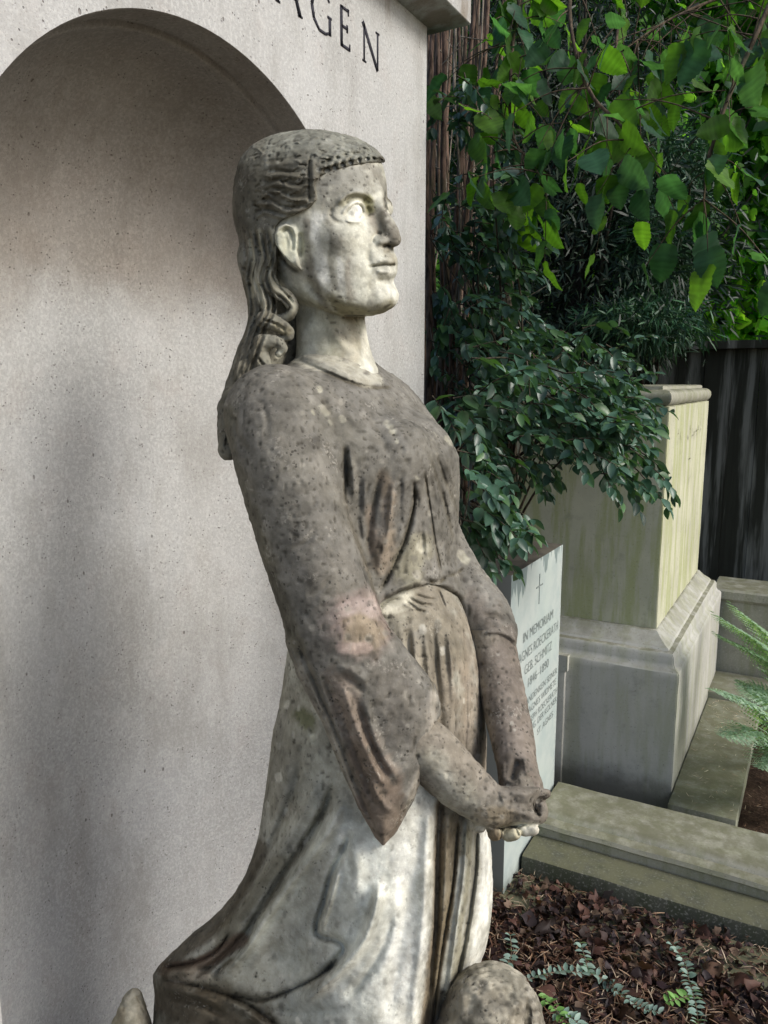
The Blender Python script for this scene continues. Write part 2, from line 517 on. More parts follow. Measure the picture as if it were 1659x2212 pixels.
def build_hair(h=2.6):
    G, ax = grid((430, 258, -245), (880, 1050, 235), h)
    sk = head_skull(G, 9)
    X, Y = G[0][:, :, 0], G[1][:, :, 0]
    m = poly2d(X, Y, [(480, 240), (870, 240), (850, 335), (836, 352), (800, 350), (760, 357), (720, 367), (694, 377), (681, 392), (684, 432), (670, 450), (650, 458),
                      (628, 468), (606, 478), (594, 492), (586, 515), (590, 560), (600, 600), (606, 640), (604, 700), (600, 760), (480, 760)])[:, :, None]
    f = smax(sk, m, 7)
    # mass behind the neck and over the shoulders
    f = smin(f, chain(G, [(560, 560, -5, 48), (572, 640, 8, 40), (576, 700, 0, 42), (566, 760, -30, 52), (535, 830, -70, 46), (508, 900, -110, 38), (494, 970, -130, 24)], 20), 22)
    f = smin(f, chain(G, [(605, 700, 60, 60), (590, 800, 70, 70), (560, 900, 40, 60)], 20), 25)
    # falling locks in front
    f = smin(f, chain(G, [(590, 500, -95, 16), (588, 545, -100, 15), (582, 590, -96, 15), (592, 622, -98, 15), (618, 642, -98, 16), (632, 662, -92, 14), (624, 682, -84, 12), (606, 686, -80, 9)], 8), 7)
    f = smin(f, chain(G, [(570, 560, -85, 14), (562, 600, -85, 14), (566, 640, -85, 15), (585, 672, -82, 14)], 8), 8)
    f = smin(f, chain(G, [(572, 690, -96, 20), (598, 700, -108, 16), (622, 716, -112, 13), (624, 728, -110, 9), (608, 730, -106, 8)], 8), 7)
    f = smin(f, chain(G, [(566, 742, -112, 20), (592, 738, -120, 14), (612, 752, -118, 10), (602, 764, -116, 9)], 8), 7)
    f = smin(f, chain(G, [(560, 770, -108, 24), (574, 800, -122, 15), (566, 826, -128, 13), (550, 838, -130, 10)], 8), 7)
    f = smin(f, chain(G, [(530, 800, -105, 24), (520, 838, -120, 16), (500, 858, -122, 18), (484, 880, -112, 16)], 8), 8)
    # curled fringe with drill holes
    FR = [(698, 372, 112), (714, 366, 96), (731, 360, 78), (748, 355, 58), (766, 351, 36), (784, 348, 12), (800, 347, -14), (811, 348, -38), (818, 349, -62)]
    for x, y, b in FR:
        f = smin(f, ball(G, (x - (3 if b < 0 else 0), y - 8, da((x - 668 + .49 * b) / .87, b) + 2), 13 if b > 0 else 9), 6)
        if b > 0: f = smin(f, ball(G, (x + 2, y - 26, da((x - 668 + .49 * b) / .87, b) + 10), 11), 8)
    s = Sculpt(f, ax, h, (.20, .195, .165))
    c = s.carve
    for x, y, b in FR:
        s.push((x + 8, y - 4), (6.5, 6.5), -20)
        s.paint([(x + 8, y - 3)], 7, (.05, .045, .03), .9, .2)
        s.push((x - 2, y - 19), (5, 5), -9); s.push((x, y - 9), (6, 6), 9); s.push((x + 5, y - 28), (6, 5), 8); s.push((x - 3, y - 38), (5, 4), -6); s.push((x + 4, y - 27), (4, 4), -4); s.push((x - 4, y - 32), (4, 4), 4)
    c([(671, 330), (668, 360), (668, 400), (668, 440)], 5, -10, 'v', .8, .15)
    c([(676, 335), (676, 380), (682, 430)], 9, 6, 'g', 0, .2)
    for k, L in enumerate([[(560, 372), (600, 368), (640, 372), (664, 362)], [(566, 398), (600, 388), (636, 398), (664, 392)], [(556, 420), (590, 404), (622, 420), (650, 424), (676, 416)],
              [(548, 446), (580, 430), (610, 446), (640, 446), (672, 440)], [(540, 470), (566, 450), (592, 456), (620, 462)], [(560, 350), (610, 344), (656, 336)],
              [(548, 330), (600, 318), (650, 314)], [(600, 300), (660, 296), (720, 306)], [(700, 300), (750, 306), (800, 326)], [(690, 322), (740, 328), (790, 342)]]):
        c(L, 5, -6 if k < 5 else -3, 'g', .35, .25)
        c([(a + 2, b + 10) for a, b in L], 6, 7 if k < 5 else 3, 'g', 0, .25)
    for i in range(130):      # small locks cut over the cap
        x = RNG.uniform(540, 800); y = RNG.uniform(290, 455)
        a = RNG.uniform(-.5, .7); l = RNG.uniform(10, 26)
        c([(x, y), (x + l * .5, y + l * a * .5 - 3), (x + l, y + l * a)], 3.0, RNG.choice([-6, -4, 5]), 'g', .5, .3)
    for k, (x, w, dp) in enumerate([(528, 5, 5), (540, 5, 6), (553, 6, 9), (566, 6, 10), (579, 6, 11)]):       # wavy strands down the neck
        q = 1 if k > 1 else .4
        L = [(x - 3, 476 + k * 3), (x + 3 * q, 520), (x + 10 * q, 560), (x - 3 * q, 600), (x + 10 * q, 640), (x + 12 * q, 672), (x - 8, 712), (x - 26, 770), (x - 40 - k * 2, 830)]
        c(L, w, -dp, 'g', .6, .1)
        c([(a + 6, b) for a, b in L], w, dp * .6, 'g', 0, .15)
    for L in ([(585, 510), (582, 550), (577, 590), (588, 626), (612, 646), (626, 664), (612, 680)], [(594, 520), (590, 560), (588, 596), (604, 622), (626, 644), (637, 662)],
              [(566, 690), (596, 700), (618, 716)], [(556, 770), (570, 796), (562, 824)], [(524, 800), (514, 838), (494, 862)], [(510, 870), (496, 920), (486, 970)], [(526, 850), (512, 900), (500, 950)]):
        c(L, 3.6, -8, 'g', .7, .12)
    p = s.paint
    p([(600, 300), (700, 290), (800, 320)], 34, (.265, .27, .235), .8, .8)
    p([(560, 400), (640, 400), (660, 440)], 38, (.115, .105, .08), .75, .8)
    p([(520, 380), (515, 450), (530, 520)], 22, (.12, .11, .09), .7, .7)
    for L, w in (([(590, 500), (586, 550), (582, 590), (600, 630)], 10), ([(560, 500), (566, 560), (560, 610), (570, 660)], 7), ([(628, 650), (636, 664), (620, 684)], 8),
                 ([(540, 520), (548, 580), (545, 640)], 6), ([(610, 632), (632, 652)], 7)):
        p(L, w, (.46, .44, .35), .8, .5)
    p([(540, 740), (500, 850), (480, 960)], 26, (.16, .145, .115), .5, .8)
    p([(620, 716), (600, 706)], 10, (.3, .27, .18), .7, .5)
    p([(600, 770), (606, 760)], 6, (.6, .59, .5), .7, .6)
    p([(505, 850), (520, 835)], 12, (.33, .31, .24), .6, .9)
    for i in range(70):
        x, y = RNG.uniform(520, 820), RNG.uniform(285, 470)
        p([(x, y)], RNG.uniform(2, 5), RNG.choice([.09, .36, .3]) * np.array([1, 1, .9]), .6, .8)
    return s
# ---- robe top with both sleeves -----------------------------------------
def build_bodice(h=3.9):
    G, ax = grid((452, 744, -380), (1140, 1850, 330), h)
    X, Y = G[0][:, :, 0], G[1][:, :, 0]
    rows = [(758, 722, -5, 56, 62, 66), (775, 722, -5, 72, 82, 92), (800, 724, -5, 90, 105, 150), (830, 733, 0, 112, 130, 205), (870, 742, 0, 135, 145, 240), (920, 760, 0, 156, 150, 252),
            (970, 780, 0, 180, 155, 248), (1010, 786, 0, 188, 160, 240), (1100, 797, 0, 178, 165, 222), (1200, 808, 0, 163, 165, 212), (1250, 816, 0, 165, 170, 216), (1330, 820, 0, 168, 170, 212)]
    f = loft(G, rows, p=2.15)
    # breasts
    f = smin(f, ball(G, (900, 985, -40), (78, 82, 80)), 45)
    f = smin(f, ball(G, (868, 985, -150), (62, 78, 62)), 45)
    # waist edge of the bloused cloth
    wx = G[0]
    wl = np.interp(wx.ravel(), [600, 780, 812, 865, 905, 928, 958, 1000, 1060], [1330, 1322, 1304, 1279, 1266, 1262, 1268, 1296, 1310]).reshape(wx.shape)
    f = smax(f, G[1] - wl, 14)
    # near arm and drooping sleeve
    arm = chain(G, [(594, 898, -165, 112), (612, 985, -210, 108), (650, 1130, -235, 104), (700, 1280, -245, 104), (742, 1395, -240, 104), (800, 1480, -225, 92), (868, 1550, -205, 74)], 30)
    bag = poly2d(X, Y, [(629, 1391), (650, 1461), (674, 1515), (699, 1569), (737, 1660), (774, 1743), (811, 1809), (828, 1828), (853, 1801), (873, 1768), (894, 1726), (915, 1668), (935, 1602),
                        (944, 1519), (940, 1482), (919, 1455), (857, 1387), (760, 1330), (650, 1330)])[:, :, None]
    arm = smin(arm, slab(bag, G[2] + 236 - (G[0] - 780) * .16, 66, 50), 40)
    # hollow sleeve mouth
    arm = smax(arm, -chain(G, [(1010, 1640, -190, 86), (935, 1610, -205, 62), (890, 1590, -210, 40)], 10), 6)
    f = smin(f, arm, 34)
    # far arm with turned back cuff
    far = chain(G, [(806, 940, 175, 84), (850, 1020, 165, 78), (908, 1130, 130, 72), (990, 1255, 80, 58), (1046, 1325, 50, 57), (1064, 1362, 28, 52)], 24)
    far = smax(far, (G[1] - 1372 + (G[0] - 1080) * -.1), 5)
    far = smin(far, chain(G, [(1044, 1352, 55, 48), (1064, 1364, 26, 51), (1098, 1384, 0, 19)], 10), 6)
    f = smin(f, far, 22)
    s = Sculpt(f, ax, h, GREY)
    c = s.carve
    # collar band
    c([(637, 776), (670, 790), (708, 806), (767, 830), (810, 838), (853, 836)], 6, -13, 'g', .75, .08)
    c([(640, 766), (680, 776), (720, 792), (770, 812), (815, 820)], 11, 13, 'g', 0, .08)
    c([(700, 770), (745, 786), (800, 800), (818, 806)], 5, -5, 'g', .3, .1)
    # armpit crease and the arm's inner edge
    c([(742, 955), (745, 990), (747, 1034), (745, 1073), (757, 1128), (787, 1210), (810, 1285), (828, 1340), (860, 1390)], 8, -16, 'v', .6, .08)
    c([(746, 962), (748, 1010), (750, 1060)], 7, -9, 'g', .6, .2)
    c([(722, 950), (730, 1010), (726, 1070), (740, 1130)], 16, 8, 'g', 0, .3)
    c([(756, 975), (764, 1040), (763, 1090)], 9, 10, 'g', 0, .3)
    # bodice folds
    c([(826, 1010), (815, 1050), (803, 1110), (797, 1170), (800, 1220)], 11, -13, 'g', .5, .2)
    c([(856, 1030), (846, 1090), (836, 1150), (824, 1210), (815, 1260)], 18, 16, 'g', 0, .2)
    c([(893, 1035), (895, 1075), (890, 1110), (873, 1170), (845, 1233), (816, 1285)], 8, -22, 'v', .8, .12)
    c([(886, 1060), (868, 1150), (838, 1225)], 12, 8, 'g', 0, .3)
    c([(905, 1080), (900, 1140), (878, 1200), (850, 1250)], 16, 9, 'g', 0, .25)
    c([(916, 1015), (928, 1092), (940, 1171), (955, 1243)], 6, -15, 'v', .65, .12)
    c([(906, 1040), (918, 1110), (930, 1190), (940, 1240)], 12, 8, 'g', 0, .3)
    c([(940, 975), (959, 1033), (983, 1092), (1000, 1151)], 7, -10, 'g', .4, .15)
    c([(952, 965), (972, 1020), (990, 1070)], 8, 7, 'g', 0, .2)
    c([(922, 960), (942, 1030), (966, 1110), (985, 1190)], 6, -8, 'g', .4, .2)
    c([(700, 830), (735, 870), (760, 930), (768, 960)], 12, -5, 'g', .25, .3)
    c([(770, 850), (800, 900), (830, 960), (850, 1010)], 12, -4, 'g', .2, .3)
    c([(820, 850), (860, 900), (900, 960)], 10, -4, 'g', .2, .3)
    c([(650, 800), (690, 850), (715, 900), (728, 950)], 14, -5, 'g', .25, .3)
    # fine drag folds running down from the breast
    for x0, y0, x1, y1, hh in ((842, 1030, 826, 1200, -7), (868, 1015, 858, 1120, -6), (930, 1000, 948, 1120, -7), (948, 1010, 972, 1150, -7), (965, 1000, 990, 1120, -6), (905, 1120, 915, 1230, -7), (884, 1180, 872, 1250, -6), (925, 1140, 932, 1240, -6), (965, 1150, 972, 1215, -6), (780, 1010, 778, 1130, -7), (770, 1100, 786, 1190, -6)):
        xm, ym = (x0 + x1) / 2 + RNG.uniform(-4, 4), (y0 + y1) / 2
        c([(x0, y0), (xm, ym), (x1, y1)], 8, hh * .8, 'g', .12, .45)
        c([(x0 + 10, y0), (xm + 10, ym), (x1 + 10, y1)], 9, 4, 'g', 0, .45)
    # creases across the upper arm and shoulder
    for L in ([(600, 790), (640, 830), (660, 880)], [(560, 850), (575, 900), (580, 960)], [(690, 1130), (660, 1170), (610, 1190)], [(720, 1240), (690, 1275), (650, 1290)], [(700, 900), (690, 960), (700, 1010)]):
        c(L, 9, -4, 'g', .2, .35)
    # knot at the girdle
    c([(920, 1250), (935, 1258), (952, 1256), (966, 1244)], 7, -16, 'g', .9, .2)
    c([(958, 1225), (985, 1232), (1008, 1216)], 9, 11, 'g', 0, .25)
    c([(960, 1246), (985, 1240), (1003, 1226)], 5, -9, 'g', .7, .25)
    c([(975, 1170), (968, 1200), (975, 1222)], 6, -5, 'g', .3, .25)
    c([(830, 1290), (875, 1266), (915, 1252)], 9, 9, 'g', 0, .15)
    c([(960, 1258), (985, 1272), (1004, 1292)], 7, 7, 'g', 0, .2)
    # arm: hair-side cape seam, faint creases
    c([(505, 885), (508, 915), (520, 950), (548, 985)], 10, -6, 'g', .4, .25)
    c([(498, 900), (500, 950), (505, 1000)], 14, 5, 'g', 0, .3)
    c([(500, 1000), (530, 1030), (555, 1090)], 10, -5, 'g', .35, .3)
    c([(560, 1180), (600, 1290), (632, 1390), (655, 1462)], 10, -9, 'g', .4, .2)
    # drooping sleeve folds
    c([(637, 1362), (656, 1420), (679, 1475), (720, 1571), (757, 1668), (790, 1745), (815, 1795)], 10, -17, 'g', .55, .12)
    c([(622, 1380), (645, 1460), (690, 1565), (740, 1675), (790, 1775)], 9, 8, 'g', 0, .12)
    c([(690, 1440), (716, 1510), (750, 1600), (782, 1680), (812, 1750)], 12, -15, 'g', .5, .2)
    c([(737, 1470), (760, 1545), (795, 1630), (830, 1700), (842, 1708)], 14, 15, 'g', 0, .18)
    c([(722, 1482), (745, 1560), (778, 1650), (815, 1735)], 8, -13, 'v', .5, .2)
    c([(768, 1500), (790, 1580), (820, 1650), (850, 1690)], 10, -10, 'g', .35, .25)
    c([(786, 1500), (811, 1594), (840, 1652), (869, 1697)], 13, 9, 'g', 0, .25)
    c([(799, 1680), (820, 1725), (846, 1752), (862, 1758)], 11, 9, 'g', 0, .25)
    c([(700, 1640), (740, 1720)], 8, 5, 'g', 0, .3)
    c([(735, 1460), (765, 1475), (790, 1500)], 10, -9, 'g', .4, .3)
    c([(725, 1440), (765, 1452), (800, 1480)], 12, 7, 'g', 0, .3)
    c([(900, 1430), (930, 1462), (938, 1500), (938, 1560), (930, 1620), (905, 1690), (878, 1745), (850, 1795), (832, 1822)], 5, -6, 'g', .6, .05)
    c([(898, 1445), (924, 1475), (930, 1520), (926, 1590), (900, 1680), (870, 1745)], 7, 4, 'g', 0, .1)
    # cuff
    c([(1042, 1374), (1058, 1366), (1080, 1366), (1104, 1376), (1116, 1388)], 6, 10, 'g', 0, .1)
    c([(1040, 1330), (1070, 1330), (1092, 1345)], 8, -5, 'g', .3, .25)
    for i in range(90):     # pits and chips
        x, y = RNG.uniform(500, 1000), RNG.uniform(800, 1500)
        s.push((x, y), (RNG.uniform(3.5, 6),) * 2, -RNG.uniform(2, 4))
    p = s.paint
    p([(835, 1040), (838, 1120), (822, 1220)], 24, (.34, .275, .21), .7, .8)
    p([(800, 1100), (808, 1180)], 14, (.25, .2, .16), .6, .7)
    p([(870, 1230), (900, 1180)], 24, (.30, .285, .21), .6, .8)
    p([(560, 880), (640, 1000), (690, 1120)], 60, (.185, .175, .155), .5, .9)
    p([(490, 900), (500, 1000), (560, 1150), (600, 1280), (640, 1400)], 20, (.13, .12, .09), .7, .6)
    p([(700, 1200), (740, 1290)], 50, (.215, .2, .175), .5, .9)
    p([(776, 1345)], 60, (.40, .31, .29), .75, .5)
    p([(780, 1360)], 38, (.26, .22, .15), .7, .8)
    p([(745, 1318), (780, 1306), (810, 1322)], 12, (.5, .42, .4), .8, .9)
    p([(735, 1400), (790, 1400)], 9, (.5, .40, .37), .7, 1.0)
    p([(850, 1520), (870, 1560)], 60, (.21, .195, .175), .6, .9)
    p([(740, 1480), (780, 1600), (830, 1690)], 34, (.30, .245, .205), .8, .7)
    p([(780, 1640), (820, 1740), (830, 1800)], 40, (.225, .175, .14), .75, .6)
    p([(650, 1440), (700, 1560), (760, 1700)], 16, (.31, .285, .24), .7, .6)
    p([(936, 1500), (925, 1620), (890, 1720)], 11, (.40, .37, .33), .8, .5)
    p([(640, 768), (700, 782), (770, 806), (815, 816)], 15, (.48, .465, .40), .85, .9)
    for x, y, r in ((701, 887, 9), (739, 903, 5), (676, 892, 6), (846, 926, 12), (857, 952, 4), (898, 1030, 9), (911, 1180, 9), (713, 912, 5), (940, 938, 8), (968, 952, 10), (690, 840, 5), (1002, 1205, 10)):
        p([(x - r * .3, y - r * .4), (x + r * .4, y + r * .6)], r * .75, (.46, .445, .37), .8, 1.3)
    p([(700, 900), (760, 960), (740, 1000)], 26, (.12, .115, .1), .5, 1.0)
    p([(1020, 1300), (1090, 1390)], 30, (.25, .215, .185), .6, .8)
    for i in range(420):
        x, y = RNG.uniform(480, 1120), RNG.uniform(780, 1720)
        v = RNG.choice([.10, .08, .12, .38, .30])
        p([(x, y)], RNG.uniform(2.5, 6.5), (v, v * .95, v * .85), .55, .9)
    return s

# ---- skirt ---------------------------------------------------------------
def build_skirt(h=4.0):
    G, ax = grid((255, 1236, -280), (1085, 2310, 420), h)
    X, Y = G[0][:, :, 0], G[1][:, :, 0]
    def row(y, l, r, dep):   # section between two outline positions
        c = (l + r) / 2; w = (r - l) / 2
        A = sqrt(w * w - (.49 * dep) ** 2) / .87
        return (y, c, 0, A, A, dep)
    rows = [row(1240, 690, 972, 165), row(1280, 682, 984, 170), row(1330, 668, 1004, 178), row(1400, 650, 1024, 190), row(1480, 640, 1038, 205), row(1600, 640, 1048, 220), row(1700, 640, 1046, 222),
            row(1800, 640, 1055, 225), row(1900, 650, 1061, 228), row(1960, 650, 1059, 230), row(2020, 650, 1052, 230), row(2060, 650, 1042, 230), row(2120, 650, 1018, 228), row(2212, 650, 990, 225), row(2300, 650, 970, 220)]
    f = loft(G, rows, p=2.1)
    tr = poly2d(X, Y, [(640, 1380), (628, 1412), (618, 1480), (603, 1540), (590, 1580), (575, 1700), (560, 1800), (546, 1850), (530, 1890), (508, 1928), (480, 1962), (450, 1990), (420, 2012), (380, 2050),
                       (345, 2084), (330, 2106), (334, 2150), (330, 2230), (340, 2300), (900, 2300), (900, 1400)])[:, :, None]
    f = smin(f, slab(tr, G[2] - 0 - (700 - G[0]) * .42, 150, 120), 60)
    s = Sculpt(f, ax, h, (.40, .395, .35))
    c = lambda L, w, hh, *a: s.carve(L, w, hh * 1.35, *a)
    # girdle area: radiating pleats
    for L, hh in (([(812, 1318), (840, 1300), (870, 1292)], -9), ([(872, 1296), (905, 1318), (925, 1322)], -10), ([(880, 1290), (912, 1306), (940, 1306)], -9), ([(892, 1284), (925, 1294), (948, 1296)], -8),
                  ([(945, 1270), (955, 1296), (964, 1318)], -9), ([(960, 1268), (985, 1282), (1000, 1304)], -8)):
        c(L, 5, hh, 'g', .75, .25)
    for i in range(7):
        x = 850 + i * 26
        c([(x, 1330 + 6 * (i % 2)), (x + 8, 1400), (x + 16, 1480), (x + 20, 1590)], 9, -5, 'g', .12, .45)
        c([(x + 12, 1330), (x + 20, 1400), (x + 28, 1500)], 9, 5, 'g', 0, .45)
    c([(816, 1330), (836, 1336), (846, 1326)], 5, -8, 'g', .8, .3)
    c([(868, 1300), (892, 1312), (920, 1318)], 5, 6, 'g', 0, .25)
    # front length of cloth
    c([(886, 1350), (882, 1400), (890, 1440)], 12, -8, 'g', .3, .3)
    c([(930, 1310), (940, 1400), (948, 1520), (952, 1640)], 14, -9, 'g', .25, .2)
    c([(1000, 1330), (1006, 1450), (1006, 1560), (1000, 1680)], 8, -9, 'g', .45, .15)
    c([(1022, 1400), (1030, 1520), (1030, 1640)], 8, 6, 'g', 0, .2)
    c([(968, 1340), (976, 1480), (978, 1640)], 16, 10, 'g', 0, .2)
    # vertical folds lower front
    c([(952, 1720), (947, 1800), (942, 1986), (932, 2100), (922, 2230)], 11, -24, 'g', .7, .06)
    c([(990, 1760), (984, 1840), (976, 1926), (956, 2040), (940, 2160), (932, 2240)], 8, -26, 'v', .8, .08)
    c([(970, 1740), (964, 1860), (956, 2000), (938, 2160)], 8, 8, 'g', 0, .1)
    c([(1010, 1760), (1004, 1880), (985, 2020), (962, 2200)], 9, 14, 'g', 0, .1)
    c([(1030, 1780), (1026, 1880), (1008, 2010), (985, 2120), (962, 2220)], 8, -20, 'g', .6, .08)
    c([(1046, 1800), (1044, 1900), (1030, 2010), (1010, 2100)], 7, 6, 'g', 0, .15)
    c([(930, 1730), (922, 1850), (915, 2000), (898, 2160), (890, 2240)], 20, 14, 'g', 0, .1)
    c([(890, 1850), (875, 1980), (850, 2120), (840, 2220)], 24, -8, 'g', .05, .2)
    # long diagonal folds sweeping back
    c([(720, 1690), (700, 1750), (672, 1800), (636, 1854), (594, 1920), (552, 1986), (510, 2040), (452, 2090), (400, 2110)], 13, -26, 'g', .8, .08)
    c([(745, 1720), (715, 1785), (672, 1850), (620, 1915), (570, 1986), (520, 2060), (470, 2108)], 19, 20, 'g', 0, .1)
    c([(690, 1670), (660, 1745), (620, 1815), (575, 1880), (530, 1950), (480, 2010)], 16, 13, 'g', 0, .15)
    c([(655, 1620), (640, 1690), (610, 1770), (570, 1850), (524, 1930), (480, 1990), (420, 2040)], 14, -14, 'g', .5, .12)
    c([(632, 1600), (610, 1700), (586, 1800), (548, 1890), (500, 1965)], 16, 8, 'g', 0, .2)
    c([(700, 1760), (640, 1850), (590, 1930), (545, 2000)], 8, 5, 'g', 0, .3)
    # deep dark pleats at the trailing corner
    c([(500, 2010), (470, 2052), (430, 2075), (385, 2086), (350, 2090)], 9, -24, 'v', .9, .12)
    c([(560, 1985), (520, 2050), (480, 2090), (452, 2120)], 10, -22, 'g', .9, .2)
    c([(470, 2020), (430, 2048), (380, 2074)], 14, 9, 'g', 0, .2)
    c([(350, 2104), (410, 2100), (460, 2108)], 10, 8, 'g', 0, .2)
    c([(338, 2112), (400, 2124), (470, 2142), (540, 2172), (610, 2222)], 9, -20, 'v', .9, .1)
    c([(345, 2150), (420, 2164), (500, 2200)], 12, -12, 'g', .7, .2)
    c([(340, 2132), (410, 2146), (480, 2170)], 10, 8, 'g', 0, .2)
    # hooked fold in the middle
    c([(762, 1790), (745, 1830), (715, 1890), (700, 1950), (684, 2000), (690, 2022), (722, 2030), (741, 2044), (738, 2062), (715, 2086), (690, 2108)], 11, -17, 'g', .45, .1)
    c([(735, 1870), (712, 1950), (696, 2004), (712, 2018)], 9, 12, 'g', 0, .2)
    c([(735, 2070), (700, 2100), (660, 2124), (610, 2146), (564, 2160), (520, 2154), (480, 2146)], 9, -26, 'v', .85, .1)
    c([(560, 2040), (620, 2070), (680, 2064)], 50, -14, 'g', .05, .3)
    c([(820, 1900), (812, 1960), (785, 2034), (740, 2090), (690, 2136), (640, 2176)], 18, 24, 'g', 0, .12)
    c([(850, 1960), (830, 2040), (790, 2110), (740, 2170)], 14, -9, 'g', .1, .2)
    c([(760, 1800), (770, 1880), (762, 1960)], 26, 10, 'g', 0, .3)
    c([(480, 2160), (540, 2190), (600, 2240)], 10, 10, 'g', 0, .2)
    c([(560, 2175), (650, 2190), (760, 2180)], 14, -8, 'g', .1, .3)
    p = s.paint
    p([(1000, 1340), (1010, 1500), (1020, 1680)], 34, (.27, .225, .18), .85, .7)
    p([(960, 1380), (965, 1520), (970, 1660)], 30, (.30, .25, .2), .8, .8)
    p([(900, 1360), (925, 1440)], 34, (.34, .325, .26), .7, .8)
    p([(840, 1318), (880, 1316), (930, 1330)], 20, (.74, .72, .63), .95, .9)
    p([(905, 1310), (900, 1345)], 15, (.75, .745, .68), .8, .8)
    p([(930, 1520), (950, 1620)], 40, (.29, .25, .2), .6, .7)
    p([(900, 1400), (930, 1500), (950, 1640)], 60, (.27, .24, .195), .85, .7)
    p([(940, 1330), (990, 1400)], 40, (.26, .235, .19), .9, .7)
    p([(950, 1290), (985, 1310), (1000, 1350)], 26, (.25, .225, .185), .9, .6)
    p([(850, 1345), (880, 1380)], 26, (.33, .305, .25), .7, .9)
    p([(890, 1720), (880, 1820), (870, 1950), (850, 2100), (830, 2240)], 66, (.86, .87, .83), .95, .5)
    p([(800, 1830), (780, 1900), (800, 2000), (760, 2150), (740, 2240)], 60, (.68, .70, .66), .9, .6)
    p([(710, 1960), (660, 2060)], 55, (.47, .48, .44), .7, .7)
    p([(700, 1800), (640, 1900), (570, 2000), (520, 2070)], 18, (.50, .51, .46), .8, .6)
    p([(660, 2180), (760, 2200)], 40, (.42, .44, .42), .6, .7)
    p([(956, 1740), (950, 1850), (945, 2000), (920, 2230)], 14, (.23, .185, .13), .95, .35)
    p([(984, 1770), (975, 1900), (955, 2050), (935, 2180)], 15, (.22, .18, .12), .85, .45)
    p([(1012, 1800), (1000, 1950), (970, 2150)], 9, (.36, .34, .25), .7, .6)
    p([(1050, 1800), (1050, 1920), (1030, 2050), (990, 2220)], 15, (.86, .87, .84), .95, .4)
    p([(1000, 1860), (985, 1990), (960, 2130)], 8, (.68, .69, .63), .8, .6)
    p([(620, 1500), (600, 1620), (590, 1720)], 44, (.30, .285, .24), .7, .7)
    p([(650, 1545), (665, 1560)], 18, (.12, .13, .06), .8, .7)
    p([(676, 1592)], 6, (.6, .6, .52), .9, .2)
    p([(690, 1640), (680, 1700)], 30, (.37, .37, .33), .6, .8)
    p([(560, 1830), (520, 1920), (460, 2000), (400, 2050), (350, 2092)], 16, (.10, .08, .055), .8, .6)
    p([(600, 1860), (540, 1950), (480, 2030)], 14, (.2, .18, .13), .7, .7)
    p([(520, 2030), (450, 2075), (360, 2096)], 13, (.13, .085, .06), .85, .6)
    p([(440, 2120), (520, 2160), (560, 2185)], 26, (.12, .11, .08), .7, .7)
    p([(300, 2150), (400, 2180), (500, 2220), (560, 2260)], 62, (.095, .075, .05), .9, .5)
    p([(380, 2112), (440, 2106)], 12, (.3, .26, .21), .7, .7)
    p([(820, 1780), (855, 1740)], 14, (.36, .38, .24), .5, .8)
    for i in range(200):
        x, y = RNG.uniform(560, 1060), RNG.uniform(1320, 2230)
        v = RNG.choice([.2, .8, .6, .16])
        p([(x, y - 3), (x + RNG.uniform(-2, 2), y + RNG.uniform(2, 8))], RNG.uniform(2, 5), (v, v * .98, v * .9), .5, .9)
    return s

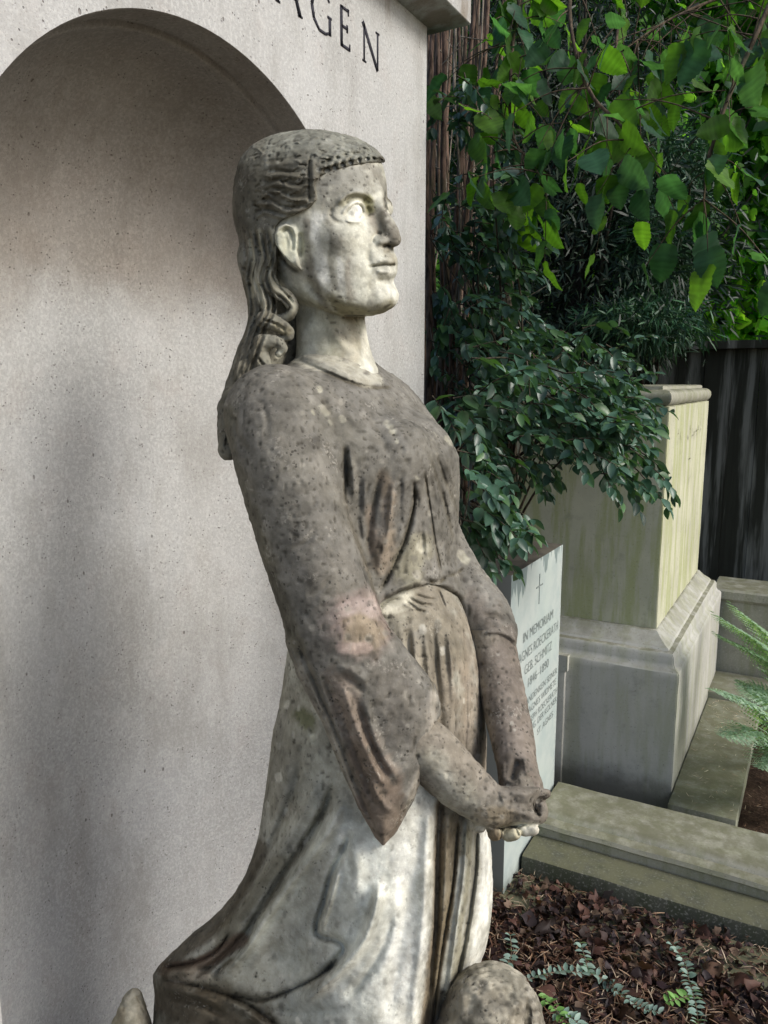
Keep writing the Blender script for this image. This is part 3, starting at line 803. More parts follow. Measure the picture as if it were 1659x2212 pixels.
# ---- forearms and joined hands ------------------------------------------
def build_hands(h=2.7):
    G, ax = grid((880, 1360, -300), (1215, 1840, 130), h)
    # near forearm, wrist, back of the hand
    f = chain(G, [(880, 1590, -220, 62), (930, 1628, -212, 65), (990, 1688, -200, 59), (1045, 1732, -192, 49), (1066, 1742, -190, 46)], 14)
    X, Y = G[0][:, :, 0], G[1][:, :, 0]
    hp = poly2d(X, Y, [(1050, 1705), (1074, 1704), (1096, 1700), (1118, 1697), (1150, 1700), (1166, 1703), (1156, 1732), (1152, 1745), (1160, 1760), (1170, 1770), (1166, 1779), (1140, 1781), (1100, 1784),
                       (1060, 1790), (1030, 1780), (1030, 1730)])[:, :, None]
    f = smin(f, slab(hp, G[2] + 190 - (G[0] - 1100) * .1, 34, 26), 12)
    # index knuckle and curled finger at the front
    f = smin(f, chain(G, [(1150, 1713, -182, 13), (1178, 1713, -178, 10), (1180, 1716, -160, 10)], 4), 5)
    f = smin(f, chain(G, [(1170, 1740, -172, 11), (1173, 1756, -180, 12), (1166, 1768, -190, 13), (1140, 1770, -202, 13)], 4), 4)
    # fingers wrapping underneath
    for x0, x1, y, d, r in ((1128, 1152, 1792, -196, 13.5), (1096, 1112, 1803, -204, 13.5), (1066, 1074, 1802, -205, 13), (1034, 1040, 1789, -196, 10)):
        f = smin(f, chain(G, [(x0 - 6, y - 22, d + 52, 11), (x0, y, d + 8, r), (x1, y, d - 2, r)], 5), 3)
    # far forearm and wrist
    g = chain(G, [(1058, 1350, 25, 49), (1073, 1430, 2, 48), (1090, 1520, -45, 49), (1108, 1600, -95, 47), (1117, 1655, -130, 44), (1124, 1700, -150, 46), (1128, 1740, -150, 40)], 16)
    g = smin(g, chain(G, [(1140, 1690, -150, 26), (1160, 1720, -150, 18), (1160, 1760, -155, 16)], 6), 10)
    for k in range(3):
        g = smin(g, chain(G, [(1120 - 22 * k, 1730, -140, 13), (1126 - 24 * k, 1775, -148, 12), (1130 - 26 * k, 1786, -170, 11)], 5), 5)
    f = smin(f, g, 5)
    s = Sculpt(f, ax, h, (.25, .225, .19))
    c = s.carve
    c([(1000, 1600), (1030, 1648), (1060, 1690)], 10, 5, 'g', 0, .3)
    c([(1073, 1705), (1078, 1725), (1085, 1740)], 6, -5, 'g', .3, .3)
    c([(1090, 1712), (1120, 1714), (1150, 1718)], 9, 4, 'g', 0, .3)
    c([(1085, 1735), (1120, 1736), (1150, 1740)], 8, -3.5, 'g', .2, .3)
    c([(1085, 1752), (1120, 1755), (1150, 1760)], 9, 4, 'g', 0, .3)
    c([(1154, 1733), (1153, 1745), (1158, 1755), (1168, 1764)], 5, -15, 'g', .95, .12)
    c([(1156, 1731), (1166, 1728), (1178, 1727)], 3.5, -9, 'g', .9, .2)
    c([(1050, 1784), (1080, 1790), (1114, 1782), (1165, 1781)], 4, -9, 'g', .7, .1)
    c([(1081, 1790), (1083, 1803), (1078, 1816)], 3.5, -9, 'g', .8, .2)
    c([(1112, 1784), (1117, 1798), (1122, 1808)], 3.5, -8, 'g', .8, .2)
    c([(1106, 1690), (1110, 1665), (1122, 1640)], 12, -16, 'g', .6, .2)
    c([(1126, 1628), (1134, 1650), (1142, 1684)], 9, 8, 'g', 0, .3)
    c([(1085, 1640), (1086, 1670), (1084, 1694)], 9, 6, 'g', 0, .3)
    for i in range(30):
        s.push((RNG.uniform(960, 1160), RNG.uniform(1400, 1780)), (RNG.uniform(2.5, 4),) * 2, -RNG.uniform(1.5, 3.5))
    p = s.paint
    near = s.V0[:, 2] < -120
    p([(940, 1650), (985, 1720), (1030, 1760)], 36, (.50, .48, .41), .85, .6)
    p([(960, 1680), (970, 1700)], 18, (.62, .61, .54), .7, .7)
    p([(1070, 1720), (1150, 1730)], 36, (.22, .2, .175), .7, .8)
    p([(1040, 1760), (1100, 1775)], 15, (.29, .24, .17), .7, .7)
    p([(1122, 1793), (1156, 1793)], 15, (.78, .76, .66), .95, .2)
    p([(1092, 1805), (1115, 1806)], 13, (.56, .53, .40), .9, .3)
    p([(1066, 1804), (1072, 1808)], 12, (.2, .155, .1), .9, .3)
    p([(1090, 1420), (1110, 1580), (1125, 1690)], 60, (.195, .165, .145), .75, .7, cond=s.V0[:, 2] > -185)
    p([(1100, 1650), (1110, 1690)], 20, (.10, .085, .07), .6, .5, cond=s.V0[:, 1] < 1698)  # shadow in the hollow of the far wrist, painted in
    for i in range(120):
        v = RNG.choice([.08, .1, .38, .12])
        p([(RNG.uniform(930, 1170), RNG.uniform(1380, 1790))], RNG.uniform(2, 4), (v, v * .95, v * .85), .6, .9)
    return s

# ---- rock and foot -------------------------------------------------------
def build_rock(h=5.0):
    G, ax = grid((200, 2040, -330), (1230, 2420, 470), h)
    f = ball(G, (1056, 2222, -60), (112, 146, 150))
    f = smin(f, ball(G, (1112, 2262, -40), (66, 138, 130)), 20)
    f = smin(f, ball(G, (1030, 2160, -130), (50, 50, 60)), 26)
    f = smin(f, ball(G, (960, 2330, -20), (230, 110, 240)), 40)
    f = smin(f, slab(poly2d(G[0][:, :, 0], G[1][:, :, 0], [(225, 2330), (330, 2300), (520, 2300), (1000, 2290), (1180, 2330), (1200, 2400), (215, 2400)])[:, :, None], G[2] - 60, 260, 30), 30)
    s = Sculpt(f, ax, h, (.27, .25, .21))
    for i in range(40):
        x, y = RNG.uniform(980, 1170), RNG.uniform(2085, 2240)
        s.push((x, y), (RNG.uniform(10, 36), RNG.uniform(8, 30)), RNG.uniform(-15, 9))
    s.carve([(1128, 2120), (1140, 2160), (1140, 2240)], 8, -10, 'g', .6, .2)
    p = s.paint
    p([(1060, 2100), (1110, 2130)], 32, (.2, .195, .165), .7, .8)
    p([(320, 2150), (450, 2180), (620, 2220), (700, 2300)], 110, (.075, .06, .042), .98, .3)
    s.carve([(340, 2150), (450, 2180), (560, 2220)], 14, -10, 'g', .5, .2)
    for i in range(150):
        v = RNG.choice([.45, .5, .14, .1, .38])
        p([(RNG.uniform(1000, 1170), RNG.uniform(2080, 2230))], RNG.uniform(3, 10), (v * .85, v * .8, v * .68), .65, 1.3)
    return s

def build_foot(h=4.0):
    G, ax = grid((190, 2100, -40), (430, 2400, 280), h)
    f = chain(G, [(291, 2150, 120, 17), (286, 2180, 120, 30), (278, 2230, 120, 42), (262, 2330, 120, 60)], 10)
    f = smin(f, ball(G, (292, 2236, 122), (38, 60, 60)), 14)
    s = Sculpt(f, ax, h, (.56, .52, .42))
    s.carve([(305, 2150), (322, 2180), (326, 2230)], 8, -6, 'g', .3, .2)
    for i in range(14):
        s.push((RNG.uniform(255, 320), RNG.uniform(2140, 2220)), (6, 7), RNG.uniform(-4, 4))
    s.paint([(300, 2160), (310, 2180)], 12, (.55, .5, .38), .8, .8)
    s.paint([(262, 2190), (250, 2230)], 12, (.33, .28, .2), .7, .8)
    return s

def marble_mat():
    n = NT('weathered_marble')
    a = n.attr()
    big = n.noise(9, 5, .6)
    med = n.noise(55, 6, .65)
    fine = n.noise(260, 4, .6)
    spots = n.noise(150, 3, .5, dist=.6)
    col = n.mix(n.ramp(big, .35, .65, 0, .35), a, n.mix(1, a, (.85, .84, .76), 'MULTIPLY'))
    col = n.mix(n.ramp(med, .38, .62, .0, .5), col, n.mix(1, col, (.58, .56, .52), 'MULTIPLY'))
    col = n.mix(n.ramp(fine, .55, .7, 0, .35), col, n.mix(1, col, (1.45, 1.45, 1.42), 'MULTIPLY'))
    lum = n.sep(a)[0]
    dk = n.ramp(lum, .22, .5, .9, .25)
    patch = n.ramp(n.noise(14, 3, .6, co=n.map(loc=(5, 2, 9))), .36, .58, .15, 1)
    wv = n.n('ShaderNodeVectorMath'); wv.operation = 'ADD'
    nz = n.n('ShaderNodeTexNoise'); n.set(nz, 'Scale', 180); n.set(nz, 'Vector', n.co)
    sc = n.n('ShaderNodeVectorMath'); sc.operation = 'SCALE'; n.set(sc, 0, nz.outputs['Color']); n.set(sc, 'Scale', .004)
    n.set(wv, 0, n.co); n.t.links.new(sc.outputs[0], wv.inputs[1])
    pit = n.math('MULTIPLY', n.math('MULTIPLY', n.ramp(n.vor(150, co=wv.outputs[0]), .36, .20), n.ramp(n.noise(70, 2, .5), .5, .6)), 1.0)
    sp = n.math('MULTIPLY', n.math('MULTIPLY', pit, patch), dk)
    col = n.mix(sp, col, (.06, .055, .045))
    patch2 = n.ramp(n.noise(22, 3, .6, co=n.map(loc=(1, 7, 3))), .55, .68, 0, .75)
    sp2 = n.math('MULTIPLY', n.ramp(n.noise(190, 4, .6, co=n.map(loc=(3, 1, 7))), .52, .62), patch2)
    col = n.mix(sp2, col, n.mix(.5, col, (.50, .47, .40)))
    hgt = n.math('ADD', n.math('MULTIPLY', med, .8), n.math('MULTIPLY', fine, .35))
    hgt = n.math('SUBTRACT', hgt, n.math('MULTIPLY', sp, .5))
    return n.done(col, .82, n.bump(hgt, .55, .0022), .25)

def build_statue():
    mm = marble_mat()
    root = empty('stone_statue', at(780, 2300, 1.36), 'weathered marble statue of a robed woman with clasped hands before the arched niche', 'statue')
    hs = build_head(); hd = build_hands()
    link('head', hs.mesh('head', .3), mm, root)
    link('clasped_hands', hd.mesh('clasped_hands', .5), mm, root)
    for nm, fn, rg in (('hair', build_hair, .7), ('robe', build_bodice, .7), ('skirt', build_skirt, .5), ('rock_base', build_rock, 1.6), ('foot', build_foot, 1.)):
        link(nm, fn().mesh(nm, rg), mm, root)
    return root
# ================================================================ masonry helpers
def box_data(x0, x1, y0, y1, z0, z1, bev=0.0):
    return dict(b=(x0, x1, y0, y1, z0, z1), bev=bev)

def bm_box(bm, x0, x1, y0, y1, z0, z1):
    v = [bm.verts.new(p) for p in ((x0, y0, z0), (x1, y0, z0), (x1, y1, z0), (x0, y1, z0), (x0, y0, z1), (x1, y0, z1), (x1, y1, z1), (x0, y1, z1))]
    for f in ((3, 2, 1, 0), (4, 5, 6, 7), (0, 1, 5, 4), (1, 2, 6, 5), (2, 3, 7, 6), (3, 0, 4, 7)):
        bm.faces.new([v[i] for i in f])

def worn(bm, bev, seg=2, cut=0.08, amp=.0015, seed=0):
    """bevel the arrises, subdivide and chip them a little"""
    import bmesh
    es = [e for e in bm.edges if len(e.link_faces) == 2 and e.calc_face_angle(0) > .5]
    bmesh.ops.bevel(bm, geom=es, offset=bev, segments=seg, affect='EDGES', profile=.6)
    rnd = random.Random(seed)
    from mathutils import noise, Vector
    for v in bm.verts:
        p = v.co * 19 + Vector((seed, 0, 0))
        v.co += Vector((noise.noise(p), noise.noise(p + Vector((9, 0, 0))), noise.noise(p + Vector((0, 9, 0))))) * amp

def box_obj(name, dims, mat, parent=None, bev=.006, amp=.0012, grid_step=.06, seed=0):
    import bmesh
    bm = bmesh.new()
    for d in (dims if isinstance(dims[0], tuple) else [dims]):
        bm_box(bm, *d)
    for ax in range(3):
        cs = [v.co[ax] for v in bm.verts]
        lo, hi = min(cs), max(cs)
        n = int((hi - lo) / grid_step)
        for i in range(1, min(n, 40)):
            co = [0, 0, 0]; co[ax] = lo + (hi - lo) * i / n
            no = [0, 0, 0]; no[ax] = 1
            bmesh.ops.bisect_plane(bm, geom=bm.verts[:] + bm.edges[:] + bm.faces[:], plane_co=co, plane_no=no)
    worn(bm, bev, 2, amp=amp, seed=seed)
    me = bpy.data.meshes.new(name)
    bm.to_mesh(me); bm.free()
    for p in me.polygons: p.use_smooth = True
    me.set_sharp_from_angle(angle=radians(40))
    return link(name, me, mat, parent)

def ring_block(x0, x1, y0, y1, prof):
    """rectangular block with a moulding; prof: (offset, z) from the bottom up"""
    V, Fq = [], []
    for o, z in prof:
        V += [(x0 - o, y0 - o, z), (x1 + o, y0 - o, z), (x1 + o, y1 + o, z), (x0 - o, y1 + o, z)]
    for i in range(len(prof) - 1):
        a = i * 4
        for k in range(4):
            Fq.append((a + k, a + (k + 1) % 4, a + 4 + (k + 1) % 4, a + 4 + k))
    Fq.append((3, 2, 1, 0))
    a = (len(prof) - 1) * 4
    Fq.append((a, a + 1, a + 2, a + 3))
    return V, Fq

def ring_obj(name, dims, prof, mat, parent=None, step=.05, amp=.0015, seed=1, bev=.004):
    import bmesh
    V, Fq = ring_block(*dims, prof)
    bm = bmesh.new()
    vs = [bm.verts.new(p) for p in V]
    for f in Fq: bm.faces.new([vs[i] for i in f])
    for ax in range(3):
        cs = [v.co[ax] for v in bm.verts]; lo, hi = min(cs), max(cs); n = int((hi - lo) / step)
        for i in range(1, min(n, 36)):
            co = [0, 0, 0]; co[ax] = lo + (hi - lo) * i / n; no = [0, 0, 0]; no[ax] = 1
            bmesh.ops.bisect_plane(bm, geom=bm.verts[:] + bm.edges[:] + bm.faces[:], plane_co=co, plane_no=no)
    es = [e for e in bm.edges if len(e.link_faces) == 2 and e.calc_face_angle(0) > 1.2]
    bmesh.ops.bevel(bm, geom=es, offset=bev, segments=2, affect='EDGES')
    from mathutils import noise, Vector
    for v in bm.verts:
        p = v.co * 17 + Vector((seed, 0, 0))
        v.co += Vector((noise.noise(p), noise.noise(p + Vector((9, 0, 0))), noise.noise(p + Vector((0, 9, 0))))) * amp
    me = bpy.data.meshes.new(name)
    bm.to_mesh(me); bm.free()
    for p in me.polygons: p.use_smooth = True
    me.set_sharp_from_angle(angle=radians(35))
    return link(name, me, mat, parent)

# ---- materials ----------------------------------------------------------
def wall_mat():
    n = NT('shell_limestone')
    big = n.noise(2.3, 4, .55); med = n.noise(11, 5, .6); fine = n.noise(140, 3, .6); grit = n.noise(420, 2, .5)
    col = n.mix(n.ramp(big, .35, .65), (.405, .408, .395), (.47, .475, .465))
    col = n.mix(n.ramp(med, .5, .72, 0, .4), col, (.43, .40, .375))
    col = n.mix(n.ramp(n.noise(5, 3, .6, co=n.map(sc=(1, 1, .25), loc=(4, 4, 1))), .58, .74, 0, .25), col, (.34, .315, .27))
    col = n.mix(n.ramp(fine, .42, .66, 0, .5), col, (.62, .63, .605))
    col = n.mix(n.ramp(grit, .42, .30, 0, .7), col, (.27, .25, .24))
    col = n.mix(n.ramp(n.noise(6, 6, .7, co=n.map(sc=(1, 1, .35), loc=(9, 1, 5))), .46, .68, 0, .42), col, (.27, .26, .235))
    col = n.mix(n.ramp(n.noise(21, 6, .7, co=n.map(loc=(3, 6, 2))), .52, .66, 0, .3), col, (.58, .58, .56))
    v = n.vor(120); keep = n.ramp(n.noise(40, 2, .5, co=n.map(loc=(2, 8, 1))), .54, .62)
    pit = n.math('MULTIPLY', n.ramp(v, .24, .12), keep)
    v2 = n.vor(28, co=n.map(sc=(1, 1, .6), loc=(.3, .2, .9))); pit2 = n.math('MULTIPLY', n.ramp(v2, .09, .05), n.ramp(n.noise(13, 2, .5, co=n.map(loc=(7, 3, 1))), .54, .6))
    pits = n.math('MAXIMUM', pit, pit2)
    col = n.mix(n.math('MULTIPLY', pits, .7), col, (.13, .11, .10))
    # damp stain under the cornice
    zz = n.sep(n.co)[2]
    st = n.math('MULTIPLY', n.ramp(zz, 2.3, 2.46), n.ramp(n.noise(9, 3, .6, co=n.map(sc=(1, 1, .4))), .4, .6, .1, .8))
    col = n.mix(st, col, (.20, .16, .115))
    h = n.math('ADD', n.math('MULTIPLY', fine, .5), n.math('ADD', n.math('MULTIPLY', grit, .35), n.math('MULTIPLY', med, .4)))
    h = n.math('SUBTRACT', h, n.math('MULTIPLY', pits, 1.2))
    return n.done(col, .93, n.bump(h, .75, .0022), .15)

def niche_mat():
    n = wall_mat(); n = None
    m = bpy.data.materials['shell_limestone'].copy(); m.name = 'niche_limestone'
    t = m.node_tree
    b = t.nodes['Principled BSDF']
    src = b.inputs['Base Color'].links[0].from_socket
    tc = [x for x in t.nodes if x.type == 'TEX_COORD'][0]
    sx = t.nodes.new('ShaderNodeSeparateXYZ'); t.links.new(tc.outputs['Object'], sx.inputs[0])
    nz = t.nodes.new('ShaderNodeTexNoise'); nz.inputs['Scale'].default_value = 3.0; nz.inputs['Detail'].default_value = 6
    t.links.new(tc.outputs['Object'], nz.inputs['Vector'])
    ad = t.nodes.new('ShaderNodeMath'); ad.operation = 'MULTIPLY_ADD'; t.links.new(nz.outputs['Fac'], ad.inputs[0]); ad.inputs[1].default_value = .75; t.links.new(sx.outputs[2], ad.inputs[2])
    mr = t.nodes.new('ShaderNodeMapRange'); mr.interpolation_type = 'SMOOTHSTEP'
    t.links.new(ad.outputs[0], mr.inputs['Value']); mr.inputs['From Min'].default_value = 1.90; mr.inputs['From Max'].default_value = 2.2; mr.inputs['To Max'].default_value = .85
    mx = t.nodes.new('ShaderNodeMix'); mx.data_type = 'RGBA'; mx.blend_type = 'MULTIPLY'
    t.links.new(mr.outputs[0], mx.inputs[0]); t.links.new(src, mx.inputs[6]); mx.inputs[7].default_value = (.60, .54, .48, 1)  # weather stain with soffit shade painted into the niche top
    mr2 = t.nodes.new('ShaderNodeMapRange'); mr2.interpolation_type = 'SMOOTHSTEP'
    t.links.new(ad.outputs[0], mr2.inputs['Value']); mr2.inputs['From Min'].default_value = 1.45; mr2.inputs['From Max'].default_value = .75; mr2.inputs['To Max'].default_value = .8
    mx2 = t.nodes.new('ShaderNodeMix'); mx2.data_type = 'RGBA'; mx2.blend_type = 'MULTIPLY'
    t.links.new(mr2.outputs[0], mx2.inputs[0]); t.links.new(mx.outputs[2], mx2.inputs[6]); mx2.inputs[7].default_value = (.64, .65, .68, 1)  # shade painted into the lower niche with a grey tint
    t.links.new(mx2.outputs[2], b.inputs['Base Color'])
    return m

def tomb_mat(name, base, moss, mossy=.5, dark=.5, zlo=0.0, zhi=0.2, streak=True, pale=(.5, .5, .45)):
    n = NT(name)
    big = n.noise(3.1, 5, .6); med = n.noise(16, 6, .65); fine = n.noise(120, 4, .6)
    st = n.noise(7, 5, .6, co=n.map(sc=(3, 3, .35)))
    col = n.mix(n.ramp(big, .38, .62), base, tuple(c * .82 for c in base))
    col = n.mix(n.ramp(st, .42, .62, 0, mossy), col, moss)
    col = n.mix(n.ramp(med, .55, .72, 0, .5), col, tuple(c * .55 for c in base))
    col = n.mix(n.ramp(fine, .52, .72, 0, .35), col, pale)
    col = n.mix(n.ramp(fine, .40, .28, 0, .45), col, (.05, .05, .04))
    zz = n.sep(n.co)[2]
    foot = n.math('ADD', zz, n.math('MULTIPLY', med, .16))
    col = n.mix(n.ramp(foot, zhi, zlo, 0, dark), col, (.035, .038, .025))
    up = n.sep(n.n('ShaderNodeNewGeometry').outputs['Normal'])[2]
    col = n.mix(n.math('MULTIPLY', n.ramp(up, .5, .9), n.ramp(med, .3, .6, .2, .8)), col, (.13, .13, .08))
    h = n.math('ADD', n.math('MULTIPLY', med, .7), n.math('MULTIPLY', fine, .4))
    return n.done(col, .93, n.bump(h, .5, .002), .15)

def drip_mat():
    """smooth pale slab with dark runs of algae hanging from its top edge"""
    n = NT('pale_memorial_stone')
    med = n.noise(12, 5, .6); fine = n.noise(160, 3, .5)
    col = n.mix(n.ramp(med, .35, .65), (.38, .445, .43), (.45, .50, .475))
    col = n.mix(n.ramp(n.noise(3, 4, .6), .5, .7, 0, .4), col, (.38, .48, .43))
    zz = n.sep(n.co)[2]
    run = n.noise(26, 2, .6, co=n.map(sc=(1, 1, .03)))
    run2 = n.noise(70, 2, .6, co=n.map(sc=(1, 1, .04)))
    edge = n.math('ADD', zz, n.math('ADD', n.math('MULTIPLY', n.ramp(run, .38, .68), .10), n.math('MULTIPLY', run2, .06)))
    edge = n.math('SUBTRACT', edge, n.math('MULTIPLY', n.sep(n.co)[1], .17))
    col = n.mix(n.ramp(edge, .598, .606), col, (.19, .24, .235))
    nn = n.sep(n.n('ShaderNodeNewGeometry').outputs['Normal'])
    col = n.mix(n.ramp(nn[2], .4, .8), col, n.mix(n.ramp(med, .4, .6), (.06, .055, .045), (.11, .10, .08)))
    col = n.mix(n.ramp(nn[1], -.4, -.8), col, (.16, .175, .17))  # end face away from the sun: shade painted in as darker colour
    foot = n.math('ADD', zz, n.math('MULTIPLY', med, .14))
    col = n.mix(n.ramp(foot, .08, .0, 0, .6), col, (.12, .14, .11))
    return n.done(col, .7, n.bump(n.math('ADD', med, fine), .12, .001), .3)

def plain_mat(name, color, rough=.9, var=.3, scale=20, bump=.3):
    n = NT(name)
    a = n.noise(scale, 5, .6)
    col = n.mix(n.ramp(a, .35, .65), tuple(c * (1 - var) for c in color), tuple(c * (1 + var) for c in color))
    return n.done(col, rough, n.bump(a, bump, .003), .2)

def leaf_mat(name, rough=.45, trans=.35, spec=.5, gain=1.0):
    n = NT(name)
    a = n.attr()
    v = n.noise(60, 3, .5)
    col = n.mix(n.ramp(v, .3, .7, 0, .4), a, n.mix(1, a, (.6, .65, .6), 'MULTIPLY'))
    n.done(col, rough, n.bump(n.noise(45, 2, .5), .25, .002), spec)
    tr = n.n('ShaderNodeBsdfTranslucent')
    n.set(tr, 'Color', n.mix(1, col, (1.5 * gain, 1.7 * gain, .55 * gain), 'MULTIPLY'))
    mx = n.n('ShaderNodeMixShader')
    n.set(mx, 0, trans)
    n.t.links.new(n.b.outputs[0], mx.inputs[1]); n.t.links.new(tr.outputs[0], mx.inputs[2])
    n.t.links.new(mx.outputs[0], n.out.inputs['Surface'])
    return n.m

# ---- the niche monument --------------------------------------------------
YC, ZC, RA = 1.161, 1.572, .539

def build_wall():
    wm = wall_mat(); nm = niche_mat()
    root = empty('niche_monument', (-1.3, .8, -.08), 'tall pale limestone grave monument with an arched niche and dark carved letters under its cornice', 'monument')
    # front sheet with the arched opening
    y0, y1, z0, z1, zb = -.5, 2.022, -.14, 2.44, -.079
    N = 64
    arch = [(YC - RA, zb)] + [(YC - RA, zb + (ZC - zb) * i / 8) for i in range(1, 8)] + [(YC - RA * cos(pi * i / N), ZC + RA * sin(pi * i / N)) for i in range(N + 1)] + [(YC + RA, ZC + (zb - ZC) * i / 8) for i in range(1, 9)]
    V, Q = [], []
    def proj_out(p):
        dy, dz = p[0] - YC, p[1] - 1.35
        ks = []
        if dy: ks.append(((y1 if dy > 0 else y0) - YC) / dy)
        if dz: ks.append(((z1 if dz > 0 else z0) - 1.35) / dz)
        k = min(q for q in ks if q > 0)
        return (YC + dy * k, 1.35 + dz * k)
    M = 10
    for p in arch:
        q = proj_out(p)
        for j in range(M + 1):
            t = j / M
            V.append((-1.0, p[0] + (q[0] - p[0]) * t, p[1] + (q[1] - p[1]) * t))
    W = M + 1
    for i in range(len(arch) - 1):
        for j in range(M):
            Q.append((i * W + j, i * W + j + 1, (i + 1) * W + j + 1, (i + 1) * W + j))
    def corner_fan(i0, c):       # close the sheet to the outer corners
        pass
    tris = []
    def addv(p):
        V.append(p); return len(V) - 1
    outer = [V[i * W + M] for i in range(len(arch))]
    for i in range(len(arch) - 1):
        a, b = outer[i], outer[i + 1]
        if abs(a[1] - b[1]) > 1e-6 and abs(a[2] - b[2]) > 1e-6:
            cy = a[1] if abs(a[1] - y0) < 1e-6 or abs(a[1] - y1) < 1e-6 else b[1]
            cz = a[2] if abs(a[2] - z0) < 1e-6 or abs(a[2] - z1) < 1e-6 else b[2]
            tris.append((i * W + M, addv((-1.0, cy, cz)), (i + 1) * W + M))
    # below the niche
    l = 0; r = len(arch) - 1
    bl = outer[l]; br = outer[r]
    ca = addv((-1.0, y0, z0)); cb = addv((-1.0, y1, z0))
    if abs(bl[1] - y0) < 1e-6: tris.append((l * W, l * W + M, ca)); Q.append((l * W, ca, cb, r * W))
    else: Q.append((l * W, l * W + M, r * W + M, r * W))
    if abs(br[1] - y1) < 1e-6: tris.append((r * W, cb, r * W + M))
    # sides, back, top
    sv = [addv(p) for p in ((-1.0, y0, z0), (-1.0, y0, z1), (-1.65, y0, z1), (-1.65, y0, z0), (-1.0, y1, z0), (-1.0, y1, z1), (-1.65, y1, z1), (-1.65, y1, z0))]
    Q += [(sv[0], sv[1], sv[2], sv[3]), (sv[4], sv[7], sv[6], sv[5]), (sv[3], sv[2], sv[6], sv[7]), (sv[1], sv[5], sv[6], sv[2])]
    V = np.array(V)
    import bmesh
    me = np_mesh('wall_block', V, [np.array(Q), np.array(tris).reshape(-1, 3)], smooth=False)
    bm = bmesh.new(); bm.from_mesh(me); bmesh.ops.remove_doubles(bm, verts=bm.verts, dist=1e-5); bmesh.ops.recalc_face_normals(bm, faces=bm.faces); bm.to_mesh(me); bm.free()
    link('wall_block', me, wm, root)
    # reveal, bead and hollow of the niche
    V, Q = [], []
    RI = RA - .004
    K = len(arch)
    rings = []
    from mathutils import noise, Vector
    def inset(p, rr):
        if p[1] > ZC:
            a = np.array([p[0] - YC, p[1] - ZC]); a = a / np.linalg.norm(a) * rr
            return (YC + a[0], ZC + a[1])
        return (YC + (rr if p[0] > YC else -rr), p[1])
    D = .28
    prof = [(-1.0, RA), (-1.002, RA - .0015), (-1.03, RA - .002), (-1.062, RA - .002), (-1.066, RA - .004), (-1.068, RA - .011), (-1.074, RA - .014)]
    R2 = RA - .014
    for j in range(1, 31):
        th = j / 30 * pi / 2
        prof.append((-1.074 - D * sin(th) ** .95, R2 * cos(th)))
    for x, rr in prof:
        for p in arch:
            q = inset(p, rr)
            w = .0016 * noise.noise(Vector((x * 30, q[0] * 30, q[1] * 30)))
            V.append((x + w * (x < -1.0), q[0], q[1]))
    for a in range(len(prof) - 1):
        for i in range(K - 1):
            Q.append((a * K + i, (a + 1) * K + i, (a + 1) * K + i + 1, a * K + i + 1))
    me = np_mesh('niche', V, [np.array(Q)])
    bm = bmesh.new(); bm.from_mesh(me); bmesh.ops.remove_doubles(bm, verts=bm.verts, dist=1e-5)
    bmesh.ops.recalc_face_normals(bm, faces=bm.faces); bm.to_mesh(me); bm.free()
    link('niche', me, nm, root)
    box_obj('niche_floor', (-1.45, -.999, YC - RA, YC + RA, -.14, zb + .002), wm, root, bev=.002)
    # plinth carrying the statue
    ring_obj('plinth', (-.98, -.42, .86, 1.18), [(.02, -.08), (.02, .0), (0, .03), (0, .21), (-.01, .22)], wm, root)
    # cornice with a fillet above its soffit
    ring_obj('cornice', (-1.70, -.998, -.6, 2.02), [(.0, 2.425), (.083, 2.442), (.087, 2.446), (.087, 2.53), (.10, 2.54), (.10, 2.60), (.07, 2.64)], wm, root, bev=.003)
    # cut letters
    ink = plain_mat('dark_letter_paint', (.035, .035, .045), .8, .3, 200, .3)
    B, T = 2.235, 2.317
    def stroke(V, Q, a, b, wa, wb):
        a = np.array(a); b = np.array(b); d = (b - a) / np.linalg.norm(b - a); nn = np.array([-d[1], d[0]])
        i = len(V)
        for p, w in ((a, wa), (b, wb)):
            for s in (-1, 1):
                q = p + nn * s * w / 2
                V.append((-.9985, q[0], q[1]))
        for p, w in ((a, wa), (b, wb)):
            for s in (-1, 1):
                q = p + nn * s * w / 2
                V.append((-1.003, q[0], q[1]))
        Q += [(i, i + 1, i + 3, i + 2), (i, i + 2, i + 6, i + 4), (i + 1, i + 5, i + 7, i + 3), (i, i + 4, i + 5, i + 1), (i + 2, i + 3, i + 7, i + 6)]
    def letter(segs):
        V, Q = [], []
        for s in segs: stroke(V, Q, *s)
        me = np_mesh('letter', np.array(V), [np.array(Q)], smooth=False)
        return me
    G = [((1.548, 2.303), (1.535, 2.315), .005, .006), ((1.535, 2.315), (1.512, 2.318), .006, .006), ((1.512, 2.318), (1.490, 2.303), .006, .008), ((1.490, 2.303), (1.481, 2.277), .008, .009),
         ((1.481, 2.277), (1.488, 2.252), .009, .008), ((1.488, 2.252), (1.508, 2.236), .008, .006), ((1.508, 2.236), (1.532, 2.236), .006, .006), ((1.532, 2.236), (1.548, 2.243), .006, .005),
         ((1.549, 2.238), (1.549, 2.272), .009, .009), ((1.54, 2.273), (1.556, 2.273), .005, .005)]
    A = [((1.362, B), (1.398, T), .005, .005), ((1.398, T), (1.438, B), .006, .011), ((1.376, 2.262), (1.424, 2.262), .005, .005), ((1.355, B + .001), (1.370, B + .001), .004, .004), ((1.430, B + .001), (1.446, B + .001), .004, .004)]
